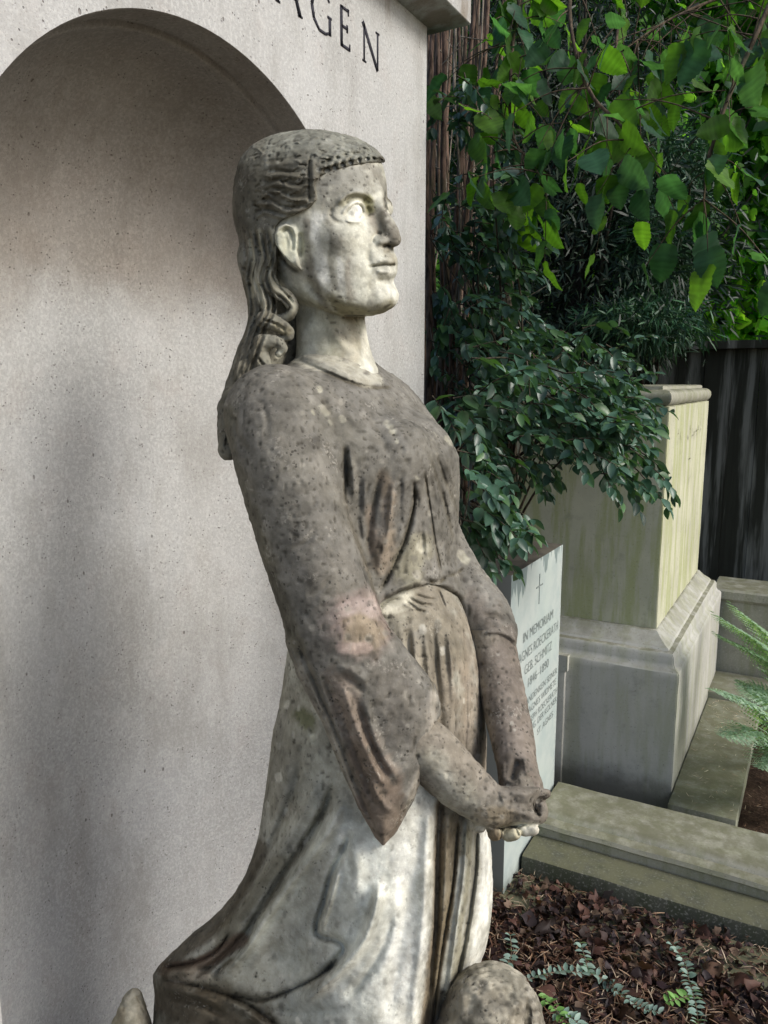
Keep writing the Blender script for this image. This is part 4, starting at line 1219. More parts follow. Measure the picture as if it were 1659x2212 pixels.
    E = [((1.596, B), (1.596, T), .009, .009), ((1.593, T - .002), (1.626, T - .002), .006, .006), ((1.596, 2.277), (1.621, 2.277), .006, .006), ((1.593, B + .002), (1.630, B + .002), .006, .007),
         ((1.625, T + .002), (1.625, T - .012), .007, .003), ((1.620, 2.285), (1.620, 2.269), .006, .006), ((1.629, B), (1.631, B + .014), .007, .003)]
    Nn = [((1.694, B), (1.694, T), .006, .006), ((1.688, T + .001), (1.757, B - .002), .011, .010), ((1.757, B), (1.757, T), .006, .006), ((1.686, B + .001), (1.703, B + .001), .004, .004), ((1.748, T - .001), (1.765, T - .001), .004, .004)]
    H = [((1.255, B), (1.255, T), .009, .009), ((1.312, B), (1.312, T), .009, .009), ((1.255, 2.277), (1.312, 2.277), .006, .006)]
    ins = empty('inscription', root.location); ins.parent = root; ins.location = (0, 0, 0)
    for L in (A, G, E, Nn):
        o = bpy.data.objects.new('letter', letter(L)); COL.objects.link(o); o.data.materials.append(ink)
        o.parent = ins; o.location = -root.location
    return root

def text_mesh(body, size, font_shear=0):
    cu = bpy.data.curves.new('t', 'FONT'); cu.body = body; cu.size = size; cu.extrude = .0; cu.resolution_u = 3
    cu.offset = -.009
    o = bpy.data.objects.new('t', cu); COL.objects.link(o)
    dg = bpy.context.evaluated_depsgraph_get()
    me = bpy.data.meshes.new_from_object(o.evaluated_get(dg))
    bpy.data.objects.remove(o); bpy.data.curves.remove(cu)
    return me

def wall_text(body, y0, y1, zb, cap, x, mat, parent, thin=1.0):
    """lettering on a face looking along +X, from y0 to y1, baseline zb"""
    me = text_mesh(body, 1.0)
    n = len(me.vertices); c = np.empty(n * 3, dtype=np.float32); me.vertices.foreach_get('co', c); c = c.reshape(-1, 3)
    w = c[:, 0].max() - c[:, 0].min(); hh = .729 if c[:, 1].max() > .6 else c[:, 1].max()
    out = np.stack([np.full(n, x), y0 + (c[:, 0] - c[:, 0].min()) / w * (y1 - y0), zb + c[:, 1] / hh * cap], 1).astype(np.float32)
    me.vertices.foreach_set('co', out.ravel()); me.update()
    me.name = 'inscription'
    return link('inscription', me, mat, parent)

def build_tombs():
    # upright memorial stone
    st = empty('memorial_stone', (-.86, 2.33, -.08), 'smooth pale green gravestone with a cross and IN MEMORIAM lettering under dark drips', 'gravestone')
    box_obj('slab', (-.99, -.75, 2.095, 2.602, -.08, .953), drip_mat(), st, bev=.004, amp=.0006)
    ink = plain_mat('grey_lettering', (.20, .23, .22), .8, .25, 300, .1)
    X = -.7485
    for body, a, b, z, cap in (("IN MEMORIAM", 2.211, 2.509, .715, .034), ("AGNES ROECKERATH", 2.171, 2.572, .658, .034), ("GEB. SCHMITZ", 2.232, 2.508, .605, .034), ("1846\u20131890", 2.269, 2.479, .554, .032),
                               ("ANDENKEN SEINER", 2.254, 2.580, .497, .024), ("AGNES WIDMETE", 2.282, 2.573, .459, .024), ("JOSEPH ROECKERATH", 2.262, 2.590, .421, .024), ("ING. DER K\u00d6LNER", 2.30, 2.590, .388, .024), ("ST. AGNES", 2.38, 2.55, .347, .024)):
        wall_text(body, a, b, z, cap, X, ink, st)
    cr = box_obj('cross', [(-.752, -.7487, 2.351, 2.356, .803, .902), (-.752, -.7484, 2.322, 2.386, .860, .8645)], ink, st, bev=.0003, amp=0, grid_step=1)
    # large monument behind it
    mn = empty('stone_monument', (-.7, 3.5, -.08), 'tall block monument of mossy yellow sandstone with rounded cap, behind the pale memorial stone', 'monument')
    sh = tomb_mat('mossy_sandstone', (.56, .56, .42), (.37, .40, .19), .75, .0, -1, -.9)
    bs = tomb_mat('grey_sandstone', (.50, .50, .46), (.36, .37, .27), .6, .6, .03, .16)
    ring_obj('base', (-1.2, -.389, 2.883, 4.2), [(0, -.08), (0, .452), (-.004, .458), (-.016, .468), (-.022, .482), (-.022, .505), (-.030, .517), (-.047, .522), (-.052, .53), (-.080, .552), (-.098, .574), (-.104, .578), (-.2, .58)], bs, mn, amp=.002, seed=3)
    box_obj('pilaster', (-.875, -.80, 2.862, 2.9, -.08, .452), bs, mn, bev=.003)
    box_obj('pilaster', (-.882, -.79, 2.858, 2.9, .40, .462), bs, mn, bev=.006)
    ring_obj('shaft', (-1.1, -.495, 3.0, 4.09), [(0, .576), (0, 1.412), (-.02, 1.42)], sh, mn, amp=.0015, seed=5, bev=.003)
    cap = tomb_mat('lichened_cap_stone', (.36, .355, .29), (.24, .25, .15), .6, 0, -1, -.9)
    ring_obj('cap', (-1.1, -.495, 3.0, 4.09), [(-.03, 1.414), (-.004, 1.418), (.004, 1.427), (.008, 1.44), (.006, 1.456), (-.002, 1.467), (-.012, 1.472), (-.03, 1.474), (-.032, 1.486), (-.04, 1.489)], cap, mn, amp=.002, seed=9, bev=.001, step=.04)
    # worn inscription: only pits of the letters survive
    wk = plain_mat('worn_cut', (.12, .12, .07), .9, .3, 200, .2)
    rnd = random.Random(4)
    V, Q = [], []
    def mark(y, z, l, w, a):
        i = len(V); c, s = cos(a), sin(a)
        for u, v in ((-l, -w * .6), (l, -w), (l * .8, w), (-l * .9, w * .7)):
            V.append((-.4925, y + (u * c - v * s) / 2, z + (u * s + v * c) / 2))
        Q.append((i, i + 1, i + 2, i + 3))
    for i in range(11):
        y = 3.23 + i * .062
        if i in (2, 3): continue
        for k in range(rnd.choice((2, 3, 4))):
            mark(y + rnd.uniform(-.018, .018), 1.292 + rnd.uniform(-.022, .024), rnd.uniform(.008, .028), rnd.uniform(.003, .006), rnd.choice((0, pi / 2, pi / 2, .8, -.9)))
    mark(3.56, 1.178, .05, .006, .05); mark(3.58, 1.05, .10, .0025, pi / 2)
    link('inscription', np_mesh('inscription', np.array(V), [np.array(Q)], smooth=False), wk, mn)
    # footing slab in front of the monument
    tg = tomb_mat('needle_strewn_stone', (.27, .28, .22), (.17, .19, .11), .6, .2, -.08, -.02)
    f = box_obj('footing_slab', (-.386, -.158, 2.79, 4.15, -.08, .0), tg, bev=.006); tag(f, 'low grey stone ledge strewn with pine needles at the foot of the large monument', 'ledge')
    # kerbs
    kb = tomb_mat('mossy_kerb_stone', (.36, .355, .29), (.25, .26, .17), .6, .25, -.1, .0)
    def run(name, prof, x0, x1, mat, seed):
        V, Q = [], []; n = 60; K = len(prof)
        from mathutils import noise, Vector
        for i in range(n + 1):
            x = x0 + (x1 - x0) * i / n
            for y, z in prof:
                w = Vector((x * 7, y * 9, z * 9 + seed))
                V.append((x, y + .004 * noise.noise(w), z + .004 * noise.noise(w + Vector((5, 5, 5)))))
        for i in range(n):
            for k in range(K):
                Q.append((i * K + k, i * K + (k + 1) % K, (i + 1) * K + (k + 1) % K, (i + 1) * K + k))
        me = np_mesh(name, np.array(V), [np.array(Q), np.array([list(range(K))]), np.array([list(range(n * K, n * K + K))[::-1]])])
        import bmesh
        bm = bmesh.new(); bm.from_mesh(me); bmesh.ops.recalc_face_normals(bm, faces=bm.faces); bm.to_mesh(me); bm.free()
        me.set_sharp_from_angle(angle=radians(38))
        return link(name, me, mat)
    k1 = run('kerb', [(2.61, -.08), (2.61, .072), (2.603, .08), (2.42, .08), (2.408, .077), (2.398, .066), (2.394, .058), (2.374, .056), (2.364, .050), (2.360, .036), (2.372, .026), (2.375, -.08)], -.735, 1.9, kb, 1)
    tag(k1, 'long mossy stone kerb with a rolled edge running in front of the graves', 'kerb')
    kd = tomb_mat('dark_step_stone', (.085, .09, .072), (.055, .065, .04), .7, .3, -.1, -.04)
    k2 = run('stone_step', [(2.366, -.085), (2.366, .0), (2.245, .001), (2.236, -.004), (2.232, -.016), (2.232, -.085)], -.74, 1.9, kd, 4)
    tag(k2, 'low dark green stone step under the rolled kerb', 'step')
    pv = box_obj('paving_slab', [(-1.0, 1.2, 2.03, 2.228, -.12, -.058)], tomb_mat('green_paving', (.085, .09, .055), (.06, .07, .035), .7, 0, -1, -.9), bev=.006); tag(pv, 'flat green-stained paving slab beside the skirt, half hidden by needles', 'paving slab')
    # low wall with steps behind the ferns
    lw = tomb_mat('low_wall_stone', (.33, .33, .28), (.22, .24, .15), .6, .4, .0, .15)
    w = ring_obj('low_wall', (-.42, 1.8, 4.24, 4.5), [(0, -.08), (0, .395), (.012, .405), (.02, .415), (.02, .452), (.012, .462)], lw, seed=6); tag(w, 'low grey stone wall with flat coping behind the ferns', 'wall')
    s2 = box_obj('stone_step', (-.40, 1.8, 3.9, 4.22, -.085, .03), lw, bev=.006); tag(s2, 'grey stone step at the foot of the low wall, beside the ferns', 'step')

def build_fence():
    n = NT('dark_weathered_boards')
    st = n.noise(5, 5, .6, co=n.map(sc=(2.4, 1, .18))); fn = n.noise(60, 4, .6, co=n.map(sc=(1, 1, .06)))
    col = n.mix(n.ramp(st, .46, .6), (.03, .032, .024), (.17, .175, .155))
    col = n.mix(n.ramp(fn, .45, .65, 0, .5), col, (.02, .02, .015))
    m = n.done(col, .85, n.bump(fn, .4, .003), .2)
    root = empty('board_fence', (0, 5.0, -.08), 'dark weathered upright board fence with a flat top rail behind the low wall', 'fence')
    x = -2.4; rnd = random.Random(3)
    while x < 2.6:
        w = .145
        box_obj('board', (x, x + w, 4.98 + rnd.uniform(0, .012), 5.01 + rnd.uniform(0, .012), -.08, 1.688), m, root, bev=.003, amp=.001, grid_step=3)
        x += w + .002
    box_obj('top_rail', (-2.42, 2.65, 4.92, 5.08, 1.69, 1.735), m, root, bev=.004, grid_step=3)
# ================================================================ plants and litter
def leaf_shape(kind):
    """outline in the leaf plane: x along the midrib 0..1, y across; returns verts (n,3) and faces"""
    if kind == 'oval':       # glossy evergreen leaf, folded a little along the midrib
        xs = [0, .12, .3, .5, .7, .88, 1.0]; w = [0.02, .14, .235, .26, .21, .11, 0.005]; cup = .10
    elif kind == 'needle':
        xs = [0, .5, 1.0]; w = [.03, .055, .01]; cup = 0
    elif kind == 'round':
        xs = [0, .12, .35, .6, .82, 1.0]; w = [.05, .25, .36, .32, .2, .03]; cup = .1
    elif kind == 'simple':
        xs = [0, .45, 1.0]; w = [.03, .30, .01]; cup = .05
    V, Q = [], []
    for x, h in zip(xs, w):
        z = -.16 * x * x
        V += [(x, -h, z + cup * h / .26), (x, 0, z), (x, h, z + cup * h / .26)]
    for i in range(len(xs) - 1):
        a = i * 3
        Q += [(a, a + 1, a + 4, a + 3), (a + 1, a + 2, a + 5, a + 4)]
    return np.array(V), np.array(Q)

def hazel_shape(seed):
    """broad pointed leaf with toothed margin and a wavy blade"""
    r = np.random.default_rng(seed)
    n = 22
    V = [(0, 0, 0)]; ts = np.linspace(0, 1, n)
    def half(s):
        out = []
        for i, t in enumerate(ts):
            w = .43 * (sin(pi * min(t ** .72, 1)) ** .62) * (1 - .18 * t) + .0
            if t > .86: w *= .75
            w += (.022 if i % 2 else -.014) * (0 < i < n - 1)
            if t in (0, 1): w = .0
            x = -.06 * sin(pi * min(t * 4, 1)) + t
            out.append((x, s * w))
        return out
    L, R_ = half(-1), half(1)
    V = []
    for (x, y), (x2, y2) in zip(L, R_):
        V += [(x, y), (x, y * .5), (x * 1.0, 0), (x2, y2 * .5), (x2, y2)]
    V = np.array(V)
    z = -.22 * V[:, 0] ** 2 + .10 * np.abs(V[:, 1]) + .03 * np.sin(V[:, 0] * 14 + np.abs(V[:, 1]) * 10) * np.abs(V[:, 1]) / .4
    V = np.c_[V, z]
    Q = []
    for i in range(n - 1):
        for k in range(4):
            a = i * 5 + k
            Q.append((a, a + 1, a + 6, a + 5))
    return V, np.array(Q)

def frames(axis, up_hint, roll):
    a = axis / np.linalg.norm(axis, axis=1, keepdims=True)
    s = np.cross(up_hint, a); s /= np.linalg.norm(s, axis=1, keepdims=True) + 1e-9
    n = np.cross(a, s)
    c, q = np.cos(roll)[:, None], np.sin(roll)[:, None]
    return a, s * c + n * q, n * c - s * q

def scatter(shape, P, axis, size, roll, up=None, width=None):
    V, Q = shape
    n = len(P)
    up = np.tile([0, 0, 1.0], (n, 1)) if up is None else up
    a, s, m = frames(axis + 1e-6, up + RNG.normal(0, .02, (n, 3)), roll)
    wd = size if width is None else width
    W = P[:, None] + V[None, :, 0, None] * a[:, None] * size[:, None, None] + V[None, :, 1, None] * s[:, None] * wd[:, None, None] + V[None, :, 2, None] * m[:, None] * size[:, None, None]
    F = (Q[None] + np.arange(n)[:, None, None] * len(V)).reshape(-1, Q.shape[1])
    return W.reshape(-1, 3), F

def leafcols(n, k, cols, var=.25):
    cols = np.array(cols)
    c = cols[RNG.integers(0, len(cols), n)] * (1 + RNG.uniform(-var, var, (n, 1)))
    return np.repeat(c, k, axis=0)

def tube_data(pts, rs, n=6):
    p = smooth_line(np.c_[np.array(pts, float), np.array(rs, float)], 5)
    P, R = p[:, :3], p[:, 3]
    T = np.gradient(P, axis=0); T /= np.linalg.norm(T, axis=1, keepdims=True) + 1e-9
    h = np.array([0, 0, 1.0]) if abs(T[0][2]) < .9 else np.array([1.0, 0, 0])
    S = np.cross(T, h); S /= np.linalg.norm(S, axis=1, keepdims=True) + 1e-9
    B = np.cross(T, S)
    an = np.linspace(0, 2 * pi, n, endpoint=False)
    V = P[:, None] + R[:, None, None] * (np.cos(an)[None, :, None] * S[:, None] + np.sin(an)[None, :, None] * B[:, None])
    m = len(P)
    Q = [(i * n + k, i * n + (k + 1) % n, (i + 1) * n + (k + 1) % n, (i + 1) * n + k) for i in range(m - 1) for k in range(n)]
    return V.reshape(-1, 3), np.array(Q)

def merge(parts):
    V, Q, C = [], [], []; o = 0
    for p in parts:
        V.append(p[0]); Q.append(p[1] + o); o += len(p[0])
        if len(p) > 2: C.append(p[2])
    return np.vstack(V), np.vstack(Q), (np.vstack(C) if C else None)

def in_poly(pts, n, seed=None):
    """random sheet positions inside an outline"""
    pts = np.array(pts, float); out = []
    lo, hi = pts.min(0), pts.max(0)
    while len(out) < n:
        q = RNG.uniform(lo, hi, (n * 2, 2))
        s = poly2d(q[:, 0], q[:, 1], pts)
        out += q[s < 0].tolist()
    return np.array(out[:n])

def spray_leaves(starts, dirs, nleaf, seg, size, shape, cols, droop=.35, opp=True, flat=.35, up=None, sizevar=.25):
    """twigs with leaves along both sides; returns twig parts and leaf arrays"""
    tw, P, A, Sz = [], [], [], []
    for s, d in zip(starts, dirs):
        d = d / np.linalg.norm(d); n = int(nleaf * RNG.uniform(.6, 1.3)) + 1
        pos = s.copy(); path = [pos.copy()]
        side = np.cross(d, [0, 0, 1.0]); side /= np.linalg.norm(side) + 1e-9
        for i in range(n):
            d = d + np.array([0, 0, -droop * .12]) + RNG.normal(0, .06, 3); d /= np.linalg.norm(d)
            pos = pos + d * seg * RNG.uniform(.8, 1.2); path.append(pos.copy())
            for sg in ((-1, 1) if opp else ((-1) ** i,)):
                P.append(pos.copy()); A.append(d * RNG.uniform(.35, .8) + sg * side * RNG.uniform(.5, 1) + RNG.normal(0, flat, 3) + np.array([0, 0, -.25]))
                Sz.append(size * RNG.uniform(1 - sizevar, 1 + sizevar) * (1 - .35 * i / n))
        P.append(pos.copy()); A.append(d); Sz.append(size * .8)
        path = np.array(path)[:: max(1, n // 4)]
        if len(path) > 1: tw.append(tube_data(path, np.linspace(.0022, .0010, len(path)), 4))
    P, A, Sz = np.array(P), np.array(A), np.array(Sz)
    V, Q = scatter(shape, P, A, Sz, RNG.normal(0, .5, len(P)))
    C = leafcols(len(P), len(shape[0]), cols)
    return tw, (V, Q, C)

def bark_mat(name, c1, c2, sc=(1, 1, .12)):
    n = NT(name)
    a = n.noise(70, 5, .65, co=n.map(sc=sc)); b = n.noise(9, 3, .5)
    col = n.mix(n.ramp(a, .35, .62), c1, c2)
    col = n.mix(n.ramp(b, .5, .7, 0, .5), col, (.05, .06, .03))
    return n.done(col, .9, n.bump(a, .6, .004), .2)

def build_stem_shrub():
    """many-stemmed conifer shrub hard against the end of the monument"""
    base = on_plane(985, 1600, 2, -.08)
    root = empty('cedar_shrub', (-1.35, 2.75, -.08), 'many-stemmed shrub with thin red-brown stems fanning upward beside the monument wall', 'shrub')
    m = bark_mat('red_brown_bark', (.035, .022, .015), (.17, .115, .085))
    m2 = bark_mat('dead_grey_stem', (.10, .085, .065), (.30, .26, .21))
    for i in range(30):
        t = RNG.uniform(2.55, 3.35)
        bx = RNG.uniform(915, 985); tx = bx + RNG.uniform(-10, 150) * (1.1 if i % 2 else .6)
        pts = []
        for k, yy in enumerate(np.linspace(1560, -160, 7)):
            u = k / 6
            pts.append(at(bx + (tx - bx) * u ** 1.3 + RNG.normal(0, 11), yy, t + .1 * u))
        pts = np.array(pts); pts[0][2] = -.08
        r = RNG.uniform(.006, .017) if i % 4 else RNG.uniform(.004, .007)
        V, Q = tube_data(pts, np.linspace(r, r * .55, 7), 7)
        link('stem', np_mesh('stem', V, [Q]), m2 if i % 4 == 0 else m, root)
    # brittle side twigs
    tw = []
    for i in range(120):
        p = at(RNG.uniform(930, 1090), RNG.uniform(60, 850), RNG.uniform(2.6, 3.2)); d = RNG.normal(0, 1, 3) * [.6, .6, .3] + [0, 0, .5]
        tw.append(tube_data([p, p + d * .07 + RNG.normal(0, .01, 3), p + d * .16], [.0022, .0016, .0008], 4))
    V, Q, _ = merge(tw)
    link('twigs', np_mesh('twigs', V, [Q]), m2, root)
    return root

LG = leaf_shape('oval'); LN = leaf_shape('needle'); LR = leaf_shape('round'); LS = leaf_shape('simple')

def region_shrub(name, label, cat, regions, mat, bark, shape, cols, size, seg, nleaf, droop, rootloc, flow, twig_r=.006, group=None, hub=None, sizevar=.25):
    root = empty(name, rootloc, label, cat, group)
    starts, dirs = [], []
    for poly, n, t0, t1 in regions:
        q = in_poly(poly, n)
        for x, y in q:
            starts.append(at(x, y, RNG.uniform(t0, t1)))
            f = flow(x, y)
            dirs.append(RT * f[0] - UP * f[1] - FW * .35 + RNG.normal(0, .38, 3))
    tw, (V, Q, C) = spray_leaves(starts, dirs, nleaf, seg, size, shape, cols, droop, sizevar=sizevar)
    if hub is not None:      # limbs carrying the sprays
        for k in RNG.choice(len(starts), min(60, len(starts)), replace=False):
            e = starts[k]; h = hub[RNG.integers(0, len(hub))]
            m1 = h + (e - h) * .5 + RNG.normal(0, .05, 3) + np.array([0, 0, .05])
            tw.append(tube_data([h, m1, e], [twig_r, twig_r * .6, .002], 5))
    link('leaves', np_mesh('leaves', V, [Q], cols=C), mat, root)
    TV, TQ, _ = merge(tw)
    link('branches', np_mesh('branches', TV, [TQ]), bark, root)
    return root

def build_shrubs():
    bark = bark_mat('shrub_bark', (.02, .018, .014), (.085, .07, .05))
    gm = leaf_mat('glossy_leaf', .36, .2, .5)
    # evergreen shrub hanging over the gravestones
    DG = [(.055, .12, .08), (.065, .14, .095), (.042, .09, .065), (.08, .165, .11), (.075, .16, .06)]
    hub = [at(1090, 1180, 2.75), at(1100, 1000, 2.7), at(1120, 860, 2.7), at(1060, 900, 2.6)]
    root = region_shrub('evergreen_shrub', 'dark glossy small-leaved evergreen shrub hanging over the pale gravestone and mossy monument', 'shrub', [
        ([(925, 860), (1020, 740), (1200, 770), (1310, 830), (1350, 900), (1310, 950), (1220, 980), (1130, 990), (985, 990), (960, 930)], 120, 1.95, 2.6),
        ([(1240, 880), (1350, 900), (1385, 980), (1345, 1050), (1275, 1030)], 20, 1.95, 2.3),
        ([(975, 960), (1030, 1000), (1095, 1090), (1075, 1140), (1020, 1170), (990, 1110)], 30, 1.8, 2.1),
        ([(925, 120), (1060, 140), (1100, 420), (930, 420)], 18, 2.2, 2.6),
        ([(925, 400), (1050, 380), (1140, 470), (1100, 640), (1030, 700), (930, 720)], 60, 2.3, 2.8),
        ([(925, 640), (1080, 640), (1130, 760), (1000, 900), (925, 860)], 60, 2.3, 2.8),
        ([(1190, 800), (1300, 790), (1380, 830), (1370, 870), (1260, 880)], 26, 2.2, 2.6),
        ([(1080, 640), (1220, 680), (1340, 740), (1320, 790), (1180, 780), (1060, 760)], 46, 2.5, 3.0),
    ], gm, bark, LG, DG, .052, .024, 5, .9, (-1.05, 2.55, -.08), lambda x, y: (.55 + .3 * (y > 800), .35), .006, hub=hub)
    tr = tube_data([(-1.10, 2.62, -.08), (-1.085, 2.6, .4), at(1085, 1090, 2.78), at(1092, 960, 2.76), at(1080, 800, 2.75), at(1100, 600, 2.8)], [.055, .05, .045, .04, .03, .018], 12)
    link('trunk', np_mesh('trunk', tr[0], [tr[1]]), bark, root)

def build_hazel():
    bark = bark_mat('hazel_bark', (.03, .022, .016), (.12, .09, .06))
    lm = leaf_mat('broad_translucent_leaf', .5, .5, .35, 1.15)
    def bough(name, label, path, rs, nleaf, size, cols, jit, tw_len):
        root = empty(name, path[0], label, 'branch', 'leafy branches overhanging from above')
        P = smooth_line(np.array(path), 10)
        parts = [tube_data(path, rs, 6)]
        pos, ax, sz = [], [], []
        for i in range(nleaf):
            p = P[RNG.integers(3, len(P))]
            off = RNG.normal(0, 1, 3) * jit + np.array([0, 0, -jit * .9])
            e = p + off
            m1 = (p + e) / 2 + np.array([0, 0, .02])
            parts.append(tube_data([p, m1, e], [.0025, .0016, .0009], 4))
            nn = RNG.integers(1, 4)
            for k in range(nn):
                q = e + (p - e) * (k / nn) * .7
                pos.append(q); ax.append(RNG.normal(0, .5, 3) * [1, 1, .5] + np.array([0.1, 0, -.75])); sz.append(size * RNG.uniform(.65, 1.15))
        pos, ax, sz = np.array(pos), np.array(ax), np.array(sz)
        V, Q = [], []; o = 0; C = []
        for s in range(4):
            k = np.arange(len(pos)) % 4 == s
            sh = hazel_shape(s)
            upv = np.tile(-FW, (k.sum(), 1)) + RNG.normal(0, .55, (k.sum(), 3))
            v, q = scatter(sh, pos[k], ax[k], sz[k], RNG.normal(0, .5, k.sum()), up=np.cross(ax[k], upv), width=sz[k] * RNG.uniform(.75, 1.0, k.sum()))
            V.append(v); Q.append(q + o); o += len(v); 
            vy = np.abs(sh[0][:, 1]); vx = sh[0][:, 0]
            vein = 1 + .35 * (vy < .01) + .16 * np.sin(vx * 42 - vy * 34)
            C.append(leafcols(k.sum(), len(sh[0]), cols, .25) * np.tile(vein, k.sum())[:, None])
        link('leaves', np_mesh('leaves', np.vstack(V), [np.vstack(Q)], cols=np.vstack(C)), lm, root)
        v, q, _ = merge(parts)
        link('twigs', np_mesh('twigs', v, [q]), bark, root)
    B = [(.07, .16, .022), (.09, .19, .025), (.055, .13, .022)]
    Dk = [(.045, .12, .065), (.055, .13, .06), (.04, .10, .055)]
    bough('hazel_branch', 'hazel branch with bright yellow-green leaves hanging at the left beside the cornice', [at(1180, -220, 2.5), at(1130, -40, 2.4), at(1105, 130, 2.3), at(1110, 300, 2.25), at(1190, 380, 2.2)], [.008, .006, .005, .004, .002], 52, .09, B + Dk[:1], .10, .1)
    bough('hazel_branch', 'hazel branch with darker blue-green leaves crossing the middle of the foliage', [at(1260, -200, 2.3), at(1230, 20, 2.2), at(1270, 190, 2.1), at(1340, 270, 2.05), at(1390, 350, 2.0)], [.008, .006, .005, .004, .002], 27, .10, Dk + B[:1], .095, .1)
    bough('hazel_branch', 'hazel branch drooping at the right with large leaves and a yellow-green tip', [at(1720, -120, 2.1), at(1640, 60, 2.0), at(1570, 220, 1.95), at(1530, 350, 1.95), at(1520, 430, 1.95)], [.009, .007, .005, .004, .002], 30, .108, Dk + B, .095, .1)
    bough('hazel_branch', 'hazel branch with dense leaves across the upper right corner', [at(1760, -60, 2.6), at(1600, -20, 2.55), at(1450, 40, 2.5), at(1330, 120, 2.45)], [.008, .006, .004, .002], 54, .09, B + Dk, .17, .1)
    bough('hazel_branch', 'thin hazel branch with few yellow-green leaves hanging in the dark centre', [at(1350, -60, 2.8), at(1330, 120, 2.7), at(1350, 250, 2.6), at(1400, 330, 2.55)], [.006, .005, .003, .002], 14, .09, B, .09, .1)

def build_background():
    bark = bark_mat('dark_trunk_bark', (.012, .011, .009), (.05, .04, .03), (1, 1, .2))
    ym = leaf_mat('yew_needle', .5, .1, .35)
    def cloud(name, label, cat, blobs, n, shape, size, cols, mat, trunk, flow=(0, 0, -.3), group=None, wid=1.0, twigs=0):
        root = empty(name, trunk[0], label, cat, group)
        P, A = [], []
        tot = sum(b[3] for b in blobs)
        for c, r, dens, w in blobs:
            k = int(n * w / tot)
            # clumps inside the crown so light and dark bunches read
            nc = max(6, int(k / 60)); cc = RNG.normal(0, 1, (nc, 3)); cc /= np.linalg.norm(cc, axis=1, keepdims=True); cc *= RNG.uniform(.45, 1.05, (nc, 1)) ** .6
            q = cc[RNG.integers(0, nc, k)] + RNG.normal(0, dens, (k, 3))
            P.append(np.array(c) + q * np.array(r)); A.append(q * .5 + RNG.normal(0, .5, (k, 3)) + np.array(flow))
        P = np.vstack(P); A = np.vstack(A); k = P[:, 2] > -.05; P, A = P[k], A[k]
        sz = size * RNG.uniform(.6, 1.3, len(P))
        V, Q = scatter(shape, P, A, sz, RNG.uniform(-1.5, 1.5, len(P)), width=sz * wid)
        link('crown', np_mesh('crown', V, [Q], cols=leafcols(len(P), len(shape[0]), cols, .3)), mat, root)
        parts = [tube_data(trunk, np.linspace(.12, .04, len(trunk)), 10)]
        for c, r, dens, w in blobs:
            e = np.array(c)
            for j in range(5):
                e2 = e + RNG.normal(0, .55, 3) * np.array(r)
                parts.append(tube_data([trunk[1], (np.array(trunk[1]) + e2) / 2 + [0, 0, .1], e2], [.022, .012, .004], 6))
        v, q, _ = merge(parts)
        link('trunk', np_mesh('trunk', v, [q]), bark, root)
        return root
    YD = [(.010, .024, .014), (.014, .032, .018), (.02, .045, .024)]
    a = lambda x, y, t: at(x, y, t)
    T = lambda x, t: [np.array([*at(x, 900, t)[:2], -.08]), np.array([*at(x, 900, t)[:2], 1.2]), at(x, 300, t)]
    cloud('yew_tree', 'almost black yew tree filling the centre behind the evergreen shrub', 'tree', [(a(1270, 560, 4.0), (.62, .5, .55), .22, 3), (a(1180, 250, 4.2), (.6, .5, .6), .22, 2), (a(1320, 400, 4.1), (.3, .5, .4), .22, 1.5), (a(1120, 800, 4.2), (.45, .4, .5), .25, 1.5), (a(1230, -60, 4.3), (.4, .5, .5), .25, 1.2)],
          34000, LN, .055, YD, ym, T(1250, 4.1), wid=1.6)
    cloud('yew_tree', 'lighter green feathery yew tree at the right, above the board fence', 'tree', [(a(1420, 560, 3.9), (.14, .3, .30), .24, 2), (a(1450, 400, 4.0), (.2, .3, .24), .24, 1.2), (a(1390, 700, 3.7), (.24, .25, .10), .24, 1.2)],
          15000, LN, .05, [(.03, .085, .045), (.045, .12, .05), (.02, .06, .034)], ym, T(1400, 5.3), wid=1.5)
    bl = leaf_mat('sunlit_leaf', .5, .55, .3, 1.35)
    cloud('background_tree', 'sunlit yellow-green young tree far behind the top of the fence', 'tree', [(a(1640, 620, 7.0), (.9, .5, .7), .3, 5), (a(1500, 640, 7.8), (.8, .6, .7), .3, 2), (a(1800, 500, 7.5), (.9, .6, .9), .3, 2)],
          14000, LR, .13, [(.36, .6, .09), (.42, .62, .10), (.22, .42, .07), (.34, .5, .12)], bl, T(1850, 7.8))  # sunlight put into the lighter, yellower leaf colours
    ml = leaf_mat('middle_leaf', .45, .5, .35, 1.2)
    cloud('background_tree', 'mid green broadleaf tree behind the upper right branches', 'tree', [(a(1500, 60, 6.0), (1.1, .6, .9), .28, 3), (a(1250, -40, 6.2), (.9, .6, .9), .28, 2), (a(1680, 250, 6.0), (.7, .6, .8), .28, 2), (a(1450, 330, 6.1), (.6, .5, .7), .28, 1.5)],
          13000, LR, .11, [(.10, .25, .05), (.14, .32, .055), (.2, .42, .08), (.05, .14, .05)], ml, T(1300, 6.2))
    cloud('background_tree', 'pale green tree glimpsed through the stems beside the wall', 'tree', [(a(1020, 60, 6.5), (.9, .6, 1.2), .3, 2), (a(1010, 700, 6.6), (.6, .5, .8), .3, 1)],
          4200, LR, .12, [(.07, .17, .04), (.10, .22, .05), (.04, .1, .03)], ml, T(1000, 6.6))
    # closing hedge: dense enough to hide the sky
    dl = leaf_mat('hedge_leaf', .6, .15, .2)
    root = empty('hedge', (-3.5, 9.5, -.08), 'tall dark evergreen hedge closing the view behind all the trees', 'hedge')
    n = 26000
